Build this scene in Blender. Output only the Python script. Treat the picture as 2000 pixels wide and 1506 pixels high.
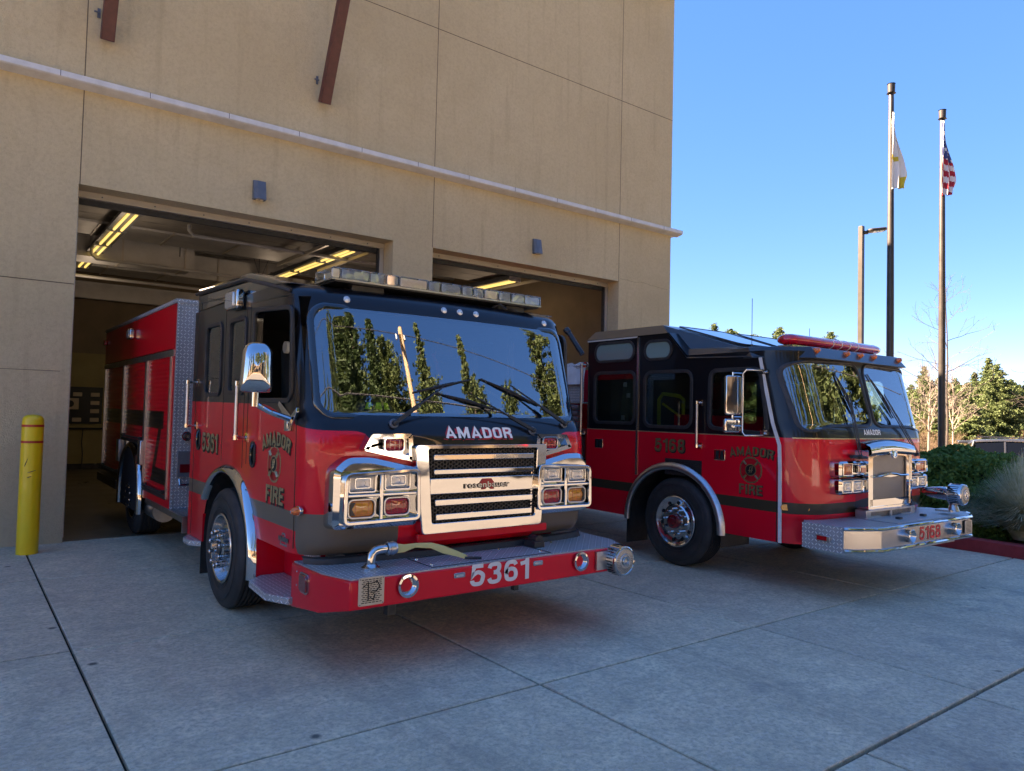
import bpy, bmesh, math, random
from mathutils import Vector, Matrix
R = math.radians
random.seed(7)
sc = bpy.context.scene
for o in list(bpy.data.objects): bpy.data.objects.remove(o)
COL = sc.collection
# ---------------------------------------------------------------- camera
cam = bpy.data.objects.new('camera', bpy.data.cameras.new('camera')); COL.objects.link(cam)
ya, pi_, ro = 0.6505933, 0.0369948, 0.0239240
fw = Vector((math.sin(ya)*math.cos(pi_), math.cos(ya)*math.cos(pi_), math.sin(pi_)))
rt = Vector((math.cos(ya), -math.sin(ya), 0)); up = rt.cross(fw)
r2 = math.cos(ro)*rt + math.sin(ro)*up; u2 = -math.sin(ro)*rt + math.cos(ro)*up
m = Matrix((( r2.x, u2.x, -fw.x, 0.0), (r2.y, u2.y, -fw.y, 0.0), (r2.z, u2.z, -fw.z, 1.70), (0, 0, 0, 1)))
cam.matrix_world = m
cam.data.sensor_width = 36; cam.data.sensor_fit = 'HORIZONTAL'; cam.data.lens = 1429.0/2000*36
cam.data.clip_start = 0.05; cam.data.clip_end = 3000
sc.camera = cam
# ---------------------------------------------------------------- world and sun
SUN_EL, SUN_AZ = R(40), math.atan2(-0.70, 0.71)      # azimuth measured from +Y towards +X
w = bpy.data.worlds.new('World'); sc.world = w; w.use_nodes = True
nt = w.node_tree; bg = nt.nodes['Background']
sky = nt.nodes.new('ShaderNodeTexSky'); sky.sky_type = 'NISHITA'; sky.sun_disc = False
sky.sun_elevation = SUN_EL; sky.sun_rotation = SUN_AZ
sky.altitude = 1800; sky.air_density = 0.65; sky.dust_density = 0.0; sky.ozone_density = 6.0
gm_ = nt.nodes.new('ShaderNodeGamma'); gm_.inputs['Gamma'].default_value = 0.5      # gentler fall-off from horizon to zenith
hs_ = nt.nodes.new('ShaderNodeHueSaturation'); hs_.inputs['Saturation'].default_value = 1.70; hs_.inputs['Value'].default_value = 1.30; hs_.inputs['Hue'].default_value = 0.515
nt.links.new(sky.outputs[0], gm_.inputs['Color']); nt.links.new(gm_.outputs[0], hs_.inputs['Color']); nt.links.new(hs_.outputs[0], bg.inputs[0]); bg.inputs[1].default_value = 0.08
sun = bpy.data.objects.new('sun', bpy.data.lights.new('sun', 'SUN')); COL.objects.link(sun)
sun.data.energy = 5.0; sun.data.angle = R(0.53); sun.data.color = (1.0, 0.93, 0.82)
sd = Vector((math.sin(SUN_AZ)*math.cos(SUN_EL), math.cos(SUN_AZ)*math.cos(SUN_EL), math.sin(SUN_EL)))
sun.rotation_euler = sd.to_track_quat('Z', 'Y').to_euler()
sun.location = (0, 0, 40)
sc.view_settings.view_transform = 'Standard'; sc.view_settings.look = 'None'
sc.view_settings.exposure = 3.28; sc.view_settings.gamma = 1.0
sc.view_settings.use_white_balance = True; sc.view_settings.white_balance_temperature = 9000; sc.view_settings.white_balance_tint = 24
sc.render.engine = 'CYCLES'
sc.cycles.max_bounces = 8; sc.cycles.transparent_max_bounces = 16
# ---------------------------------------------------------------- materials
MT = {}
def mat(name, col=(.5,.5,.5), rough=.5, metal=0.0, coat=0.0, spec=.5, trans=0.0, emit=None, es=0.0, ior=None):
    if name in MT: return MT[name]
    m = bpy.data.materials.new(name); m.use_nodes = True; MT[name] = m
    b = m.node_tree.nodes['Principled BSDF']
    b.inputs['Base Color'].default_value = (*col, 1); b.inputs['Roughness'].default_value = rough
    b.inputs['Metallic'].default_value = metal; b.inputs['Coat Weight'].default_value = coat
    b.inputs['Coat Roughness'].default_value = 0.02
    b.inputs['Specular IOR Level'].default_value = spec; b.inputs['Transmission Weight'].default_value = trans
    if ior: b.inputs['IOR'].default_value = ior
    if emit: b.inputs['Emission Color'].default_value = (*emit, 1); b.inputs['Emission Strength'].default_value = es
    return m
class N:
    "small node-graph helper"
    def __init__(s, m): s.m = m; s.t = m.node_tree; s.b = s.t.nodes['Principled BSDF']
    def n(s, typ, **k):
        x = s.t.nodes.new('ShaderNode'+typ)
        for a, v in k.items(): setattr(x, a, v)
        return x
    def l(s, a, b): s.t.links.new(a, b)
    def v(s, sock, val):
        if hasattr(val, 'links') or isinstance(val, bpy.types.NodeSocket): s.l(val, sock)
        else: sock.default_value = val
    def ma(s, op, a, b=0.0, c=None, clamp=False):
        x = s.n('Math', operation=op, use_clamp=clamp); s.v(x.inputs[0], a); s.v(x.inputs[1], b)
        if c is not None: s.v(x.inputs[2], c)
        return x.outputs[0]
    def mix(s, f, a, b, blend='MIX'):
        x = s.n('Mix', data_type='RGBA', blend_type=blend)
        s.v(x.inputs['Factor'], f)
        s.v(x.inputs[6], a if not isinstance(a, tuple) else (*a, 1)); s.v(x.inputs[7], b if not isinstance(b, tuple) else (*b, 1))
        return x.outputs[2]
    def obj(s): return s.n('TexCoord').outputs['Object']
    def uv(s): return s.n('TexCoord').outputs['UV']
    def noise(s, co, scale, detail=4, rough=.55, dist=0.0, out=0):
        x = s.n('TexNoise'); s.l(co, x.inputs['Vector']); x.inputs['Scale'].default_value = scale
        x.inputs['Detail'].default_value = detail; x.inputs['Roughness'].default_value = rough; x.inputs['Distortion'].default_value = dist
        return x.outputs[out]
    def ramp(s, f, stops):
        x = s.n('ValToRGB'); s.l(f, x.inputs[0]); e = x.color_ramp.elements
        while len(e) < len(stops): e.new(.5)
        for i, (p, c) in enumerate(stops):
            e[i].position = p; e[i].color = (*c, 1) if isinstance(c, tuple) else (c, c, c, 1)
        return x.outputs[0]
    def bump(s, h, strength=.3, dist=.01):
        x = s.n('Bump'); s.l(h, x.inputs['Height']); x.inputs['Strength'].default_value = strength; x.inputs['Distance'].default_value = dist
        s.l(x.outputs[0], s.b.inputs['Normal']); return x
    def sep(s, co):
        x = s.n('SeparateXYZ'); s.l(co, x.inputs[0]); return x.outputs
    def comb(s, a, b, c=0.0):
        x = s.n('CombineXYZ'); s.v(x.inputs[0], a); s.v(x.inputs[1], b); s.v(x.inputs[2], c); return x.outputs[0]
    def col(s, c): s.l(c, s.b.inputs['Base Color'])
    def rough(s, c): s.l(c, s.b.inputs['Roughness'])

def m_stucco():
    m = mat('stucco', (.4,.3,.2), .9, spec=.2); g = N(m); co = g.obj()
    n1 = g.noise(co, .45, 5, .6, .6); n2 = g.noise(co, 3.2, 5, .65); n3 = g.noise(co, 95, 3, .7); n4 = g.noise(co, 26, 4, .7)
    c = g.ramp(n1, [(.3, (.56,.44,.25)), (.55, (.63,.505,.295)), (.72, (.67,.545,.33))])
    c = g.mix(g.ma('MULTIPLY', n2, .30), c, (.46,.345,.22)); 
    c = g.mix(g.ma('MULTIPLY', g.ramp(n4, [(.42, 0.0), (.68, 1.0)]), .38), c, (.42,.31,.19))
    # vertical water streaks and dirt; the grey low down also paints in bluish light
    xyz = g.sep(co); st = g.noise(g.comb(g.ma('MULTIPLY', xyz[0], 5.0), g.ma('MULTIPLY', xyz[1], 5.0), g.ma('MULTIPLY', xyz[2], .35)), 1.3, 4, .6)
    c = g.mix(g.ma('MULTIPLY', g.ramp(st, [(.55, 0.0), (.8, 1.0)]), .35), c, (.34,.25,.15))
    low = g.ramp(g.ma('MULTIPLY', g.ma('ADD', xyz[2], g.ma('MULTIPLY', n1, .8)), .25), [(.12, 1.0), (.5, 0.0)])
    c = g.mix(g.ma('MULTIPLY', low, .35), c, (.33,.30,.27))
    g.col(c); h = g.ma('ADD', g.ma('MULTIPLY', n3, .8), g.ma('MULTIPLY', n4, .6)); g.bump(h, .8, .014); return m
def m_concrete():
    m = mat('concrete', (.3,.3,.3), .85, spec=.3); g = N(m); co = g.obj()
    n1 = g.noise(co, .55, 5, .6, .4); n2 = g.noise(co, 3.0, 6, .68, .6); n3 = g.noise(co, 30, 6, .75); n4 = g.noise(co, 150, 3, .7); n5 = g.noise(co, 9, 6, .75, .8)
    c = g.ramp(n1, [(.3, (.72,.58,.40)), (.5, (.82,.665,.46)), (.7, (.88,.73,.51))])
    c = g.mix(g.ramp(n2, [(.38, .6), (.62, 0.0)]), c, (.49,.40,.28))
    c = g.mix(g.ma('MULTIPLY', g.ramp(n5, [(.42, 1.0), (.6, 0.0)]), .45), c, (.44,.37,.29))
    c = g.mix(g.ramp(n3, [(.38, .65), (.55, 0.0)]), c, (.32,.275,.225)); n6 = g.noise(co, 14, 8, .8, 1.5); c = g.mix(g.ramp(n6, [(.50, 0.0), (.66, .4)]), c, (.90,.79,.66)); c = g.mix(g.ramp(n6, [(.34, .6), (.46, 0.0)]), c, (.36,.31,.26))
    c = g.mix(g.ramp(n4, [(.58, 0.0), (.75, .5)]), c, (.58,.56,.52))
    vo = g.n('TexVoronoi'); g.l(co, vo.inputs['Vector']); vo.inputs['Scale'].default_value = 1.7
    sp = g.ma('MULTIPLY', g.ramp(vo.outputs['Distance'], [(.03, 1.0), (.065, 0.0)]), .85)
    c = g.mix(sp, c, (.05,.05,.05))
    # drips and tyre marks under the engine
    ow = g.noise(co, 1.1, 5, .7, 1.2); c = g.mix(g.ramp(ow, [(.56, 0.0), (.72, .6)]), c, (.28,.26,.235))
    xy = g.sep(co)
    for tx in (2.12, 4.18, 6.85, 8.75):   # worn tyre tracks into the bays
        bandm = g.ramp(g.ma('ABSOLUTE', g.ma('SUBTRACT', xy[0], tx)), [(.10, 1.0), (.26, 0.0)])
        st_ = g.noise(g.comb(g.ma('MULTIPLY', xy[0], 9.0), g.ma('MULTIPLY', xy[1], .8), 0.0), 1.0, 5, .65)
        c = g.mix(g.ma('MULTIPLY', g.ma('MULTIPLY', bandm, g.ramp(st_, [(.35, 0.0), (.65, 1.0)])), .42), c, (.24,.21,.175))
    ri = g.n('NewGeometry').outputs['Random Per Island']; c = g.mix(1.0, c, g.ramp(ri, [(0.0, (.90,.90,.91)), (1.0, (1.04,1.03,1.01))]), 'MULTIPLY')
    g.col(c); h = g.ma('ADD', g.ma('MULTIPLY', n3, .5), g.ma('MULTIPLY', n4, .8)); g.bump(h, .5, .006); 
    g.rough(g.ramp(n2, [(.3, .7), (.7, .92)])); return m
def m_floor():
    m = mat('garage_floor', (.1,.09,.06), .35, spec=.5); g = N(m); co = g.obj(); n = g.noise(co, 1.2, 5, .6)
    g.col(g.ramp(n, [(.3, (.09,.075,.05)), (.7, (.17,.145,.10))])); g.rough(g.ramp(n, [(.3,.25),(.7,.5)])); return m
def m_asphalt():
    m = mat('asphalt', (.06,.06,.06), .9); g = N(m); co = g.obj(); n = g.noise(co, 1.0, 6, .7); n2 = g.noise(co, 60, 3, .7)
    g.col(g.mix(g.ma('MULTIPLY', n2, .5), g.ramp(n, [(.3, (.075,.07,.063)), (.7, (.12,.112,.10))]), (.16,.15,.135))); g.bump(n2, .5, .01); return m
def m_dirt():
    m = mat('dry_ground', (.3,.2,.1), .95); g = N(m); co = g.obj(); n = g.noise(co, .25, 6, .7); n2 = g.noise(co, 4, 5, .7)
    c = g.ramp(n, [(.3, (.10,.065,.032)), (.5, (.14,.092,.048)), (.7, (.065,.06,.026))]); g.col(g.mix(g.ma('MULTIPLY', n2, .5), c, (.09,.06,.035))); g.bump(n2, .8, .1); return m
def diamond(g, cell=.033, vec=None):
    x = g.sep(vec or g.uv()); U = g.ma('DIVIDE', x[0], cell); V = g.ma('DIVIDE', x[1], cell)
    fu = g.ma('SUBTRACT', g.ma('FRACT', U), .5); fv = g.ma('SUBTRACT', g.ma('FRACT', V), .5)
    par = g.ma('ABSOLUTE', g.ma('MODULO', g.ma('ADD', g.ma('FLOOR', U), g.ma('FLOOR', V)), 2.0))
    a = g.ma('ADD', fu, fv); b = g.ma('SUBTRACT', fu, fv)
    d = g.ma('SUBTRACT', b, a); A = g.ma('ADD', a, g.ma('MULTIPLY', d, par)); B = g.ma('SUBTRACT', b, g.ma('MULTIPLY', d, par))
    q = g.ma('ADD', g.ma('POWER', g.ma('ABSOLUTE', g.ma('DIVIDE', A, .72)), 2.0), g.ma('POWER', g.ma('ABSOLUTE', g.ma('DIVIDE', B, .20)), 2.0))
    return g.ma('SUBTRACT', 1.0, q, clamp=True)
def m_plate():
    m = mat('diamond_plate', (.55,.56,.58), .28, .4); g = N(m); h = diamond(g, .036); n = g.noise(g.obj(), 6, 4, .6)
    g.col(g.mix(h, g.mix(n, (.30,.31,.325), (.40,.41,.43)), (1.0,1.0,1.0))); g.bump(h, 1.0, .006); g.rough(g.ramp(n, [(.3,.34),(.7,.48)])); return m
def paint(name, bands):
    "gloss body paint; bands = list of (mask builder) applied in order over red"
    m = mat(name, (.72,.005,.018), .3, coat=.5, spec=.2); g = N(m); c = (.72,.005,.018); co = g.obj(); x = g.sep(co)
    for fn, colr in bands: c = g.mix(fn(g, x), c, colr)
    if not isinstance(c, tuple): g.col(c)
    n = g.noise(co, 3.5, 3, .5); bb = g.bump(n, .05, .01)
    bb2 = g.n('Bump'); g.l(n, bb2.inputs['Height']); bb2.inputs['Strength'].default_value = .03; bb2.inputs['Distance'].default_value = .02
    g.l(bb2.outputs[0], g.b.inputs['Coat Normal']); return m
def m_glass(name, tint=(.75,.85,.85), refl=.30, tr=1.0):
    "coated glazing: transparent tinted with Fresnel mirror"
    m = bpy.data.materials.new(name); m.use_nodes = True; t = m.node_tree; MT[name] = m
    for n in list(t.nodes): t.nodes.remove(n)
    o = t.nodes.new('ShaderNodeOutputMaterial'); mx = t.nodes.new('ShaderNodeMixShader'); g = t.nodes.new('ShaderNodeBsdfGlossy'); tp = t.nodes.new('ShaderNodeBsdfTransparent')
    g.inputs['Roughness'].default_value = .0; g.inputs['Color'].default_value = (.95,.98,1,1); tp.inputs[0].default_value = (*tint, 1)
    lw = t.nodes.new('ShaderNodeLayerWeight'); lw.inputs[0].default_value = .25
    ma = t.nodes.new('ShaderNodeMath'); ma.operation = 'MULTIPLY_ADD'; ma.inputs[1].default_value = 1-refl; ma.inputs[2].default_value = refl
    t.links.new(lw.outputs['Fresnel'], ma.inputs[0]); t.links.new(ma.outputs[0], mx.inputs[0])
    t.links.new(tp.outputs[0], mx.inputs[1]); t.links.new(g.outputs[0], mx.inputs[2]); t.links.new(mx.outputs[0], o.inputs[0]); return m
def m_leaf(name, a, b, c):
    m = mat(name, a, .65, spec=.25); g = N(m); n = g.noise(g.obj(), 1.7, 3, .6); n2 = g.noise(g.obj(), 14, 2, .6)
    cc = g.ramp(g.ma('ADD', g.ma('MULTIPLY', n, .6), g.ma('MULTIPLY', n2, .4)), [(.35, a), (.5, b), (.66, c)]); g.col(cc)
    # thin leaves pass some light
    t = g.t; tr = g.n('BsdfTranslucent'); g.l(cc, tr.inputs[0]); mx = g.n('MixShader'); mx.inputs[0].default_value = .25
    o = t.nodes['Material Output']; g.l(g.b.outputs[0], mx.inputs[1]); g.l(tr.outputs[0], mx.inputs[2]); g.l(mx.outputs[0], o.inputs[0]); return m
def m_noisy(name, c1, c2, rough=.6, metal=0.0, scale=8, bump=0.0, spec=.5, coat=0.0):
    m = mat(name, c1, rough, metal, coat=coat, spec=spec); g = N(m); n = g.noise(g.obj(), scale, 5, .6)
    g.col(g.ramp(n, [(.32, c1), (.68, c2)]))
    if bump: g.bump(n, bump, .01)
    return m
m_stucco(); m_concrete(); m_floor(); m_asphalt(); m_dirt(); m_plate()
CH = mat('chrome', (.56,.565,.57), .04, 1.0)
g = N(CH); g.bump(g.noise(g.obj(), 4, 1, .5), .07, .02)
mat('bright_aluminium', (.60,.61,.62), .16, 1.0); m_noisy('brushed_metal', (.42,.43,.44), (.55,.56,.57), .32, 1.0, 14)
m_noisy('tyre_rubber', (.013,.013,.014), (.032,.032,.033), .62, 0, 7, .25); m_noisy('black_rubber', (.012,.012,.013), (.028,.028,.03), .5, 0, 12, .15)
mat('black_plastic', (.02,.02,.021), .4); mat('dark_void', (.008,.008,.009), .9)
mat('black_gloss', (.006,.006,.008), .12, coat=1.0)
mat('lens_red', (.42,.006,.010), .12, coat=1.0); mat('lens_amber', (.62,.20,.012), .14, coat=1.0); mat('lens_orange', (.66,.13,.02), .16, coat=1.0)
mat('lens_dark_red', (.16,.004,.008), .1, coat=1.0)
CL = mat('lens_clear', (.62,.64,.66), .12, .0, coat=1.0); g = N(CL); wv = g.n('TexWave'); wv.inputs['Scale'].default_value = 45; g.l(g.obj(), wv.inputs['Vector']); wv.inputs['Distortion'].default_value = 1.5
g.bump(wv.outputs['Fac'], .8, .004); g.col(g.ramp(wv.outputs['Fac'], [(.2, (.45,.45,.44)), (.8, (.92,.91,.88))])); g.b.inputs['Metallic'].default_value = .55
m_glass('windshield_glass', (.78,.86,.86), .24); m_glass('side_glass', (.62,.70,.68), .10); m_glass('lens_cover', (.9,.9,.9), .10)
mat('letter_white', (.78,.77,.72), .4); mat('letter_red', (.45,.006,.012), .35)
m_noisy('gold_leaf', (.30,.23,.10), (.50,.44,.27), .38, .55, 120); m_noisy('dull_gold', (.12,.09,.035), (.20,.15,.07), .45, .3, 60)
mat('letter_black', (.008,.008,.008), .4)
m_noisy('bollard_yellow', (.88,.53,.006), (.92,.60,.012), .42, 0, 3, 0, coat=.25)
mat('reflective_red', (.55,.03,.012), .4); m_noisy('ledge_metal', (.55,.55,.53), (.68,.68,.66), .5, 0, 6)
m_noisy('maroon_steel', (.075,.018,.016), (.12,.03,.025), .45, 0, 9, .1); m_noisy('bronze_pole', (.045,.038,.031), (.07,.06,.05), .42, .3, 4)
m_noisy('fixture_grey', (.10,.115,.135), (.14,.15,.17), .45, .2, 9)
mat('track_metal', (.50,.46,.40), .45, .5)
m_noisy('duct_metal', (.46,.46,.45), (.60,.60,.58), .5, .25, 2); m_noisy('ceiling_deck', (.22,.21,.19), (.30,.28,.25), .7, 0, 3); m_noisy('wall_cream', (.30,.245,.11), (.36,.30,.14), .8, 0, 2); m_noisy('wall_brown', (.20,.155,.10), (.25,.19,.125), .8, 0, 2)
mat('tube_light', (.3,.3,.2), .5, emit=(1.0,.80,.26), es=.12)
m_noisy('kerb_red', (.26,.018,.022), (.34,.03,.035), .6, 0, 9, .2); m_noisy('mulch', (.05,.032,.022), (.12,.08,.055), .95, 0, 22, 1.0)
m_leaf('hedge_leaf', (.055,.13,.025), (.095,.20,.045), (.17,.30,.08)); m_leaf('pine_needle', (.045,.075,.028), (.085,.12,.042), (.14,.17,.065))
m_leaf('cypress_leaf', (.018,.042,.016), (.035,.065,.022), (.06,.09,.03)); m_leaf('dry_grass', (.34,.35,.18), (.55,.53,.36), (.75,.72,.58)); m_leaf('pale_twig', (.13,.085,.05), (.19,.13,.08), (.26,.19,.13))
m_noisy('bark', (.04,.03,.024), (.07,.055,.045), .9, 0, 8, .5); m_noisy('pale_bark', (.16,.13,.10), (.26,.21,.17), .85, 0, 5); m_noisy('pole_wood', (.38,.26,.15), (.50,.36,.22), .85, 0, 4)
mat('cloth_seat', (.02,.02,.022), .8); mat('lime', (.45,.85,.02), .5, emit=None); mat('helmet_black', (.015,.015,.015), .35); m_noisy('turnout_tan', (.18,.16,.09), (.27,.24,.14), .9, 0, 12, .4)
mat('safety_yellow', (.60,.50,.02), .6); mat('strap_yellow', (.50,.43,.17), .8); mat('plate_tan', (.55,.45,.33), .5, .2)
mat('car_paint', (.035,.038,.045), .25, .3, coat=.6); mat('belt_maroon', (.10,.015,.03), .8)
mat('flag_white', (.75,.74,.70), .8); mat('flag_yellow', (.65,.50,.05), .8); mat('flag_red', (.50,.025,.04), .8); mat('flag_blue', (.05,.08,.22), .8)
mat('orange_stripe', (.60,.12,.01), .3, coat=1.0); mat('hose_grey', (.14,.09,.09), .8)
m_noisy('vinyl_white', (.50,.51,.53), (.66,.67,.69), .55, 0, 6)
mat('wire', (.1,.1,.1), .6); mat('taupe', (.055,.045,.036), .25, coat=1.0); mat('joint_dark', (.016,.016,.015), .95); mat('groove', (.13,.095,.06), .95); mat('cab_liner', (.10,.10,.10), .8); mat('lens_warm', (.80,.72,.60), .25, coat=1.0); mat('leaf_brown', (.16,.09,.05), .9); mat('red_pipe', (.20,.02,.012), .5)
# black over red, dark stripe: engine one
def k_band1(g, x):
    # lower edge of the black: 1.74 along the side, dipping to 1.56 at the nose
    t = g.n('MapRange', interpolation_type='SMOOTHSTEP'); g.l(x[1], t.inputs[0]); t.inputs[1].default_value = 5.65; t.inputs[2].default_value = 4.62; t.inputs[3].default_value = 1.72; t.inputs[4].default_value = 1.555
    ed = g.ma('ADD', t.outputs[0], g.ma('MULTIPLY', g.ma('SUBTRACT', x[1], 5.6, clamp=False), .008))
    ax = g.ma('ABSOLUTE', g.ma('SUBTRACT', x[0], 3.165)); dip = g.n('MapRange', interpolation_type='SMOOTHSTEP'); g.l(ax, dip.inputs[0]); dip.inputs[1].default_value = .98; dip.inputs[2].default_value = .62; dip.inputs[3].default_value = 0.0; dip.inputs[4].default_value = .14
    ed = g.ma('SUBTRACT', ed, dip.outputs[0])
    return g.ma('GREATER_THAN', x[2], ed)
def k_band(z0, z1):
    return lambda g, x: g.ma('MULTIPLY', g.ma('GREATER_THAN', x[2], z0), g.ma('LESS_THAN', x[2], z1))
def k_stripe1(g, x):
    f = g.ma('LESS_THAN', x[1], 4.86); zlo = g.ma('SUBTRACT', .86, g.ma('MULTIPLY', f, .30)); zl = g.ma('MULTIPLY', g.ma('GREATER_THAN', x[2], zlo), g.ma('LESS_THAN', x[2], .985))
    ax = g.ma('ABSOLUTE', g.ma('SUBTRACT', x[0], 3.165)); mid = g.ma('MULTIPLY', g.ma('LESS_THAN', ax, .63), f)
    return g.ma('MULTIPLY', zl, g.ma('SUBTRACT', 1.0, mid))
BLK = (.006,.006,.008)
paint('engine_paint_one', [(k_stripe1, (.13,.105,.08)), (k_band1, BLK)])
paint('engine_paint_two', [(k_band(.765,.875), (.045,.034,.020)), (k_band(1.515, 9), BLK)])
paint('red_paint', [])
def k_seven(g, x):
    a = k_band(1.42, 1.62)(g, x); b = k_band(.80, .97)(g, x)
    a = g.ma('MULTIPLY', a, g.ma('GREATER_THAN', x[1], 8.95)); b = g.ma('MULTIPLY', b, g.ma('LESS_THAN', x[1], 9.42))
    e = g.ma('ADD', 8.95, g.ma('MULTIPLY', g.ma('SUBTRACT', 1.6, x[2]), .52)); d = g.ma('MULTIPLY', g.ma('GREATER_THAN', x[1], e), g.ma('LESS_THAN', x[1], g.ma('ADD', e, .15)))
    d = g.ma('MULTIPLY', d, k_band(.80, 1.62)(g, x)); return g.ma('MAXIMUM', g.ma('MAXIMUM', a, b), d)
SH = paint('shutter_paint', [(k_seven, (.010,.009,.009))]); g = N(SH); wv = g.n('TexWave', bands_direction='Z', wave_profile='SIN'); wv.inputs['Scale'].default_value = 6.5; g.l(g.obj(), wv.inputs['Vector'])
bb = g.bump(wv.outputs['Fac'], .35, .02); g.l(bb.outputs[0], g.b.inputs['Coat Normal'])
# ---------------------------------------------------------------- mesh builder
def aim(d, upv=(0,0,1)):
    d = Vector(d).normalized(); u = Vector(upv)
    if abs(d.dot(u)) > .98: u = Vector((0,1,0))
    x = u.cross(d).normalized(); y = d.cross(x); return x, y, d
class MB:
    def __init__(s): s.v = []; s.f = []; s.mi = []; s.m = 0
    def add(s, vs, fs):
        o = len(s.v); s.v += [tuple(p) for p in vs]; s.f += [tuple(i+o for i in f) for f in fs]; s.mi += [s.m]*len(fs); return s
    def box(s, a, b):
        x0,y0,z0 = a; x1,y1,z1 = b
        x0,x1 = min(x0,x1),max(x0,x1); y0,y1 = min(y0,y1),max(y0,y1); z0,z1 = min(z0,z1),max(z0,z1)
        return s.add([(x0,y0,z0),(x1,y0,z0),(x1,y1,z0),(x0,y1,z0),(x0,y0,z1),(x1,y0,z1),(x1,y1,z1),(x0,y1,z1)],
            [(0,3,2,1),(4,5,6,7),(0,1,5,4),(1,2,6,5),(2,3,7,6),(3,0,4,7)])
    def cb(s, c, d): return s.box([c[i]-d[i]/2 for i in range(3)], [c[i]+d[i]/2 for i in range(3)])
    def prism(s, pts, fr, h, cap0=True, cap1=True):
        "pts 2D, fr = (origin, u, v, n), extruded by h along n"
        o, u, v, n = [Vector(q) for q in fr]; k = len(pts)
        if u.cross(v).dot(n)*h < 0: pts = pts[::-1]
        A = [o+u*p[0]+v*p[1] for p in pts]; B = [a+n*h for a in A]
        fs = [(i, (i+1)%k, k+(i+1)%k, k+i) for i in range(k)]
        if cap0: fs.append(tuple(range(k-1, -1, -1)))
        if cap1: fs.append(tuple(range(k, 2*k)))
        return s.add(A+B, fs)
    def cyl(s, a, b, r, r2=None, seg=16, caps=True):
        a, b = Vector(a), Vector(b); x, y, d = aim(b-a); r2 = r if r2 is None else r2
        A = [a+(x*math.cos(t)+y*math.sin(t))*r for t in [2*math.pi*i/seg for i in range(seg)]]
        B = [b+(x*math.cos(t)+y*math.sin(t))*r2 for t in [2*math.pi*i/seg for i in range(seg)]]
        fs = [(i, (i+1)%seg, seg+(i+1)%seg, seg+i) for i in range(seg)]
        if caps: fs += [tuple(range(seg-1,-1,-1)), tuple(range(seg, 2*seg))]
        return s.add(A+B, fs)
    def tube(s, pts, r, seg=8, caps=True):
        pts = [Vector(p) for p in pts]; n = len(pts); rr = r if isinstance(r, (list, tuple)) else [r]*n
        vs = []; x = None
        for i, p in enumerate(pts):
            d = (pts[min(i+1,n-1)]-pts[max(i-1,0)]).normalized()
            if x is None: x, y, _ = aim(d)
            else:
                x = (x-d*x.dot(d)).normalized(); y = d.cross(x)
            vs += [p+(x*math.cos(2*math.pi*k/seg)+y*math.sin(2*math.pi*k/seg))*rr[i] for k in range(seg)]
        fs = [(i*seg+k, i*seg+(k+1)%seg, (i+1)*seg+(k+1)%seg, (i+1)*seg+k) for i in range(n-1) for k in range(seg)]
        if caps: fs += [tuple(range(seg-1,-1,-1)), tuple(range((n-1)*seg, n*seg))]
        return s.add(vs, fs)
    def lathe(s, prof, o, axis, seg=40, closed=False):
        "prof list of (along, radius)"
        o = Vector(o); x, y, d = aim(axis); n = len(prof); vs = []
        for a, r in prof:
            vs += [o+d*a+(x*math.cos(2*math.pi*k/seg)+y*math.sin(2*math.pi*k/seg))*max(r, 1e-4) for k in range(seg)]
        m_ = n if closed else n-1
        fs = [(i*seg+k, i*seg+(k+1)%seg, ((i+1)%n)*seg+(k+1)%seg, ((i+1)%n)*seg+k) for i in range(m_) for k in range(seg)]
        return s.add(vs, fs)
    def ring(s, outer, inner, fr, h):
        "frame between two outlines of equal count"
        o, u, v, n = [Vector(q) for q in fr]; k = len(outer)
        P = lambda q, a: o+u*q[0]+v*q[1]+n*a
        vs = [P(q,0) for q in outer]+[P(q,0) for q in inner]+[P(q,h) for q in outer]+[P(q,h) for q in inner]; fs = []
        for i in range(k):
            j = (i+1)%k
            fs += [(i,j,k+j,k+i),(2*k+i,3*k+i,3*k+j,2*k+j),(i,2*k+i,2*k+j,j),(k+i,k+j,3*k+j,3*k+i)]
        return s.add(vs, fs)
    def grid(s, P):
        r, c = len(P), len(P[0])
        return s.add([p for row in P for p in row], [(i*c+j, i*c+j+1, (i+1)*c+j+1, (i+1)*c+j) for i in range(r-1) for j in range(c-1)])
    def build(s, name, mats, parent=None, smooth=True, ang=35, bev=0.0, bseg=2, recalc=True, uvs=True, kind=None, label=None, loc=None):
        me = bpy.data.meshes.new(name); me.from_pydata(s.v, [], s.f)
        if isinstance(mats, str): mats = [mats]
        for q in mats: me.materials.append(MT[q])
        if len(mats) > 1: me.polygons.foreach_set('material_index', s.mi)
        return finish(me, name, parent, smooth, ang, bev, bseg, recalc, uvs, kind, label, loc)
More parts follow.
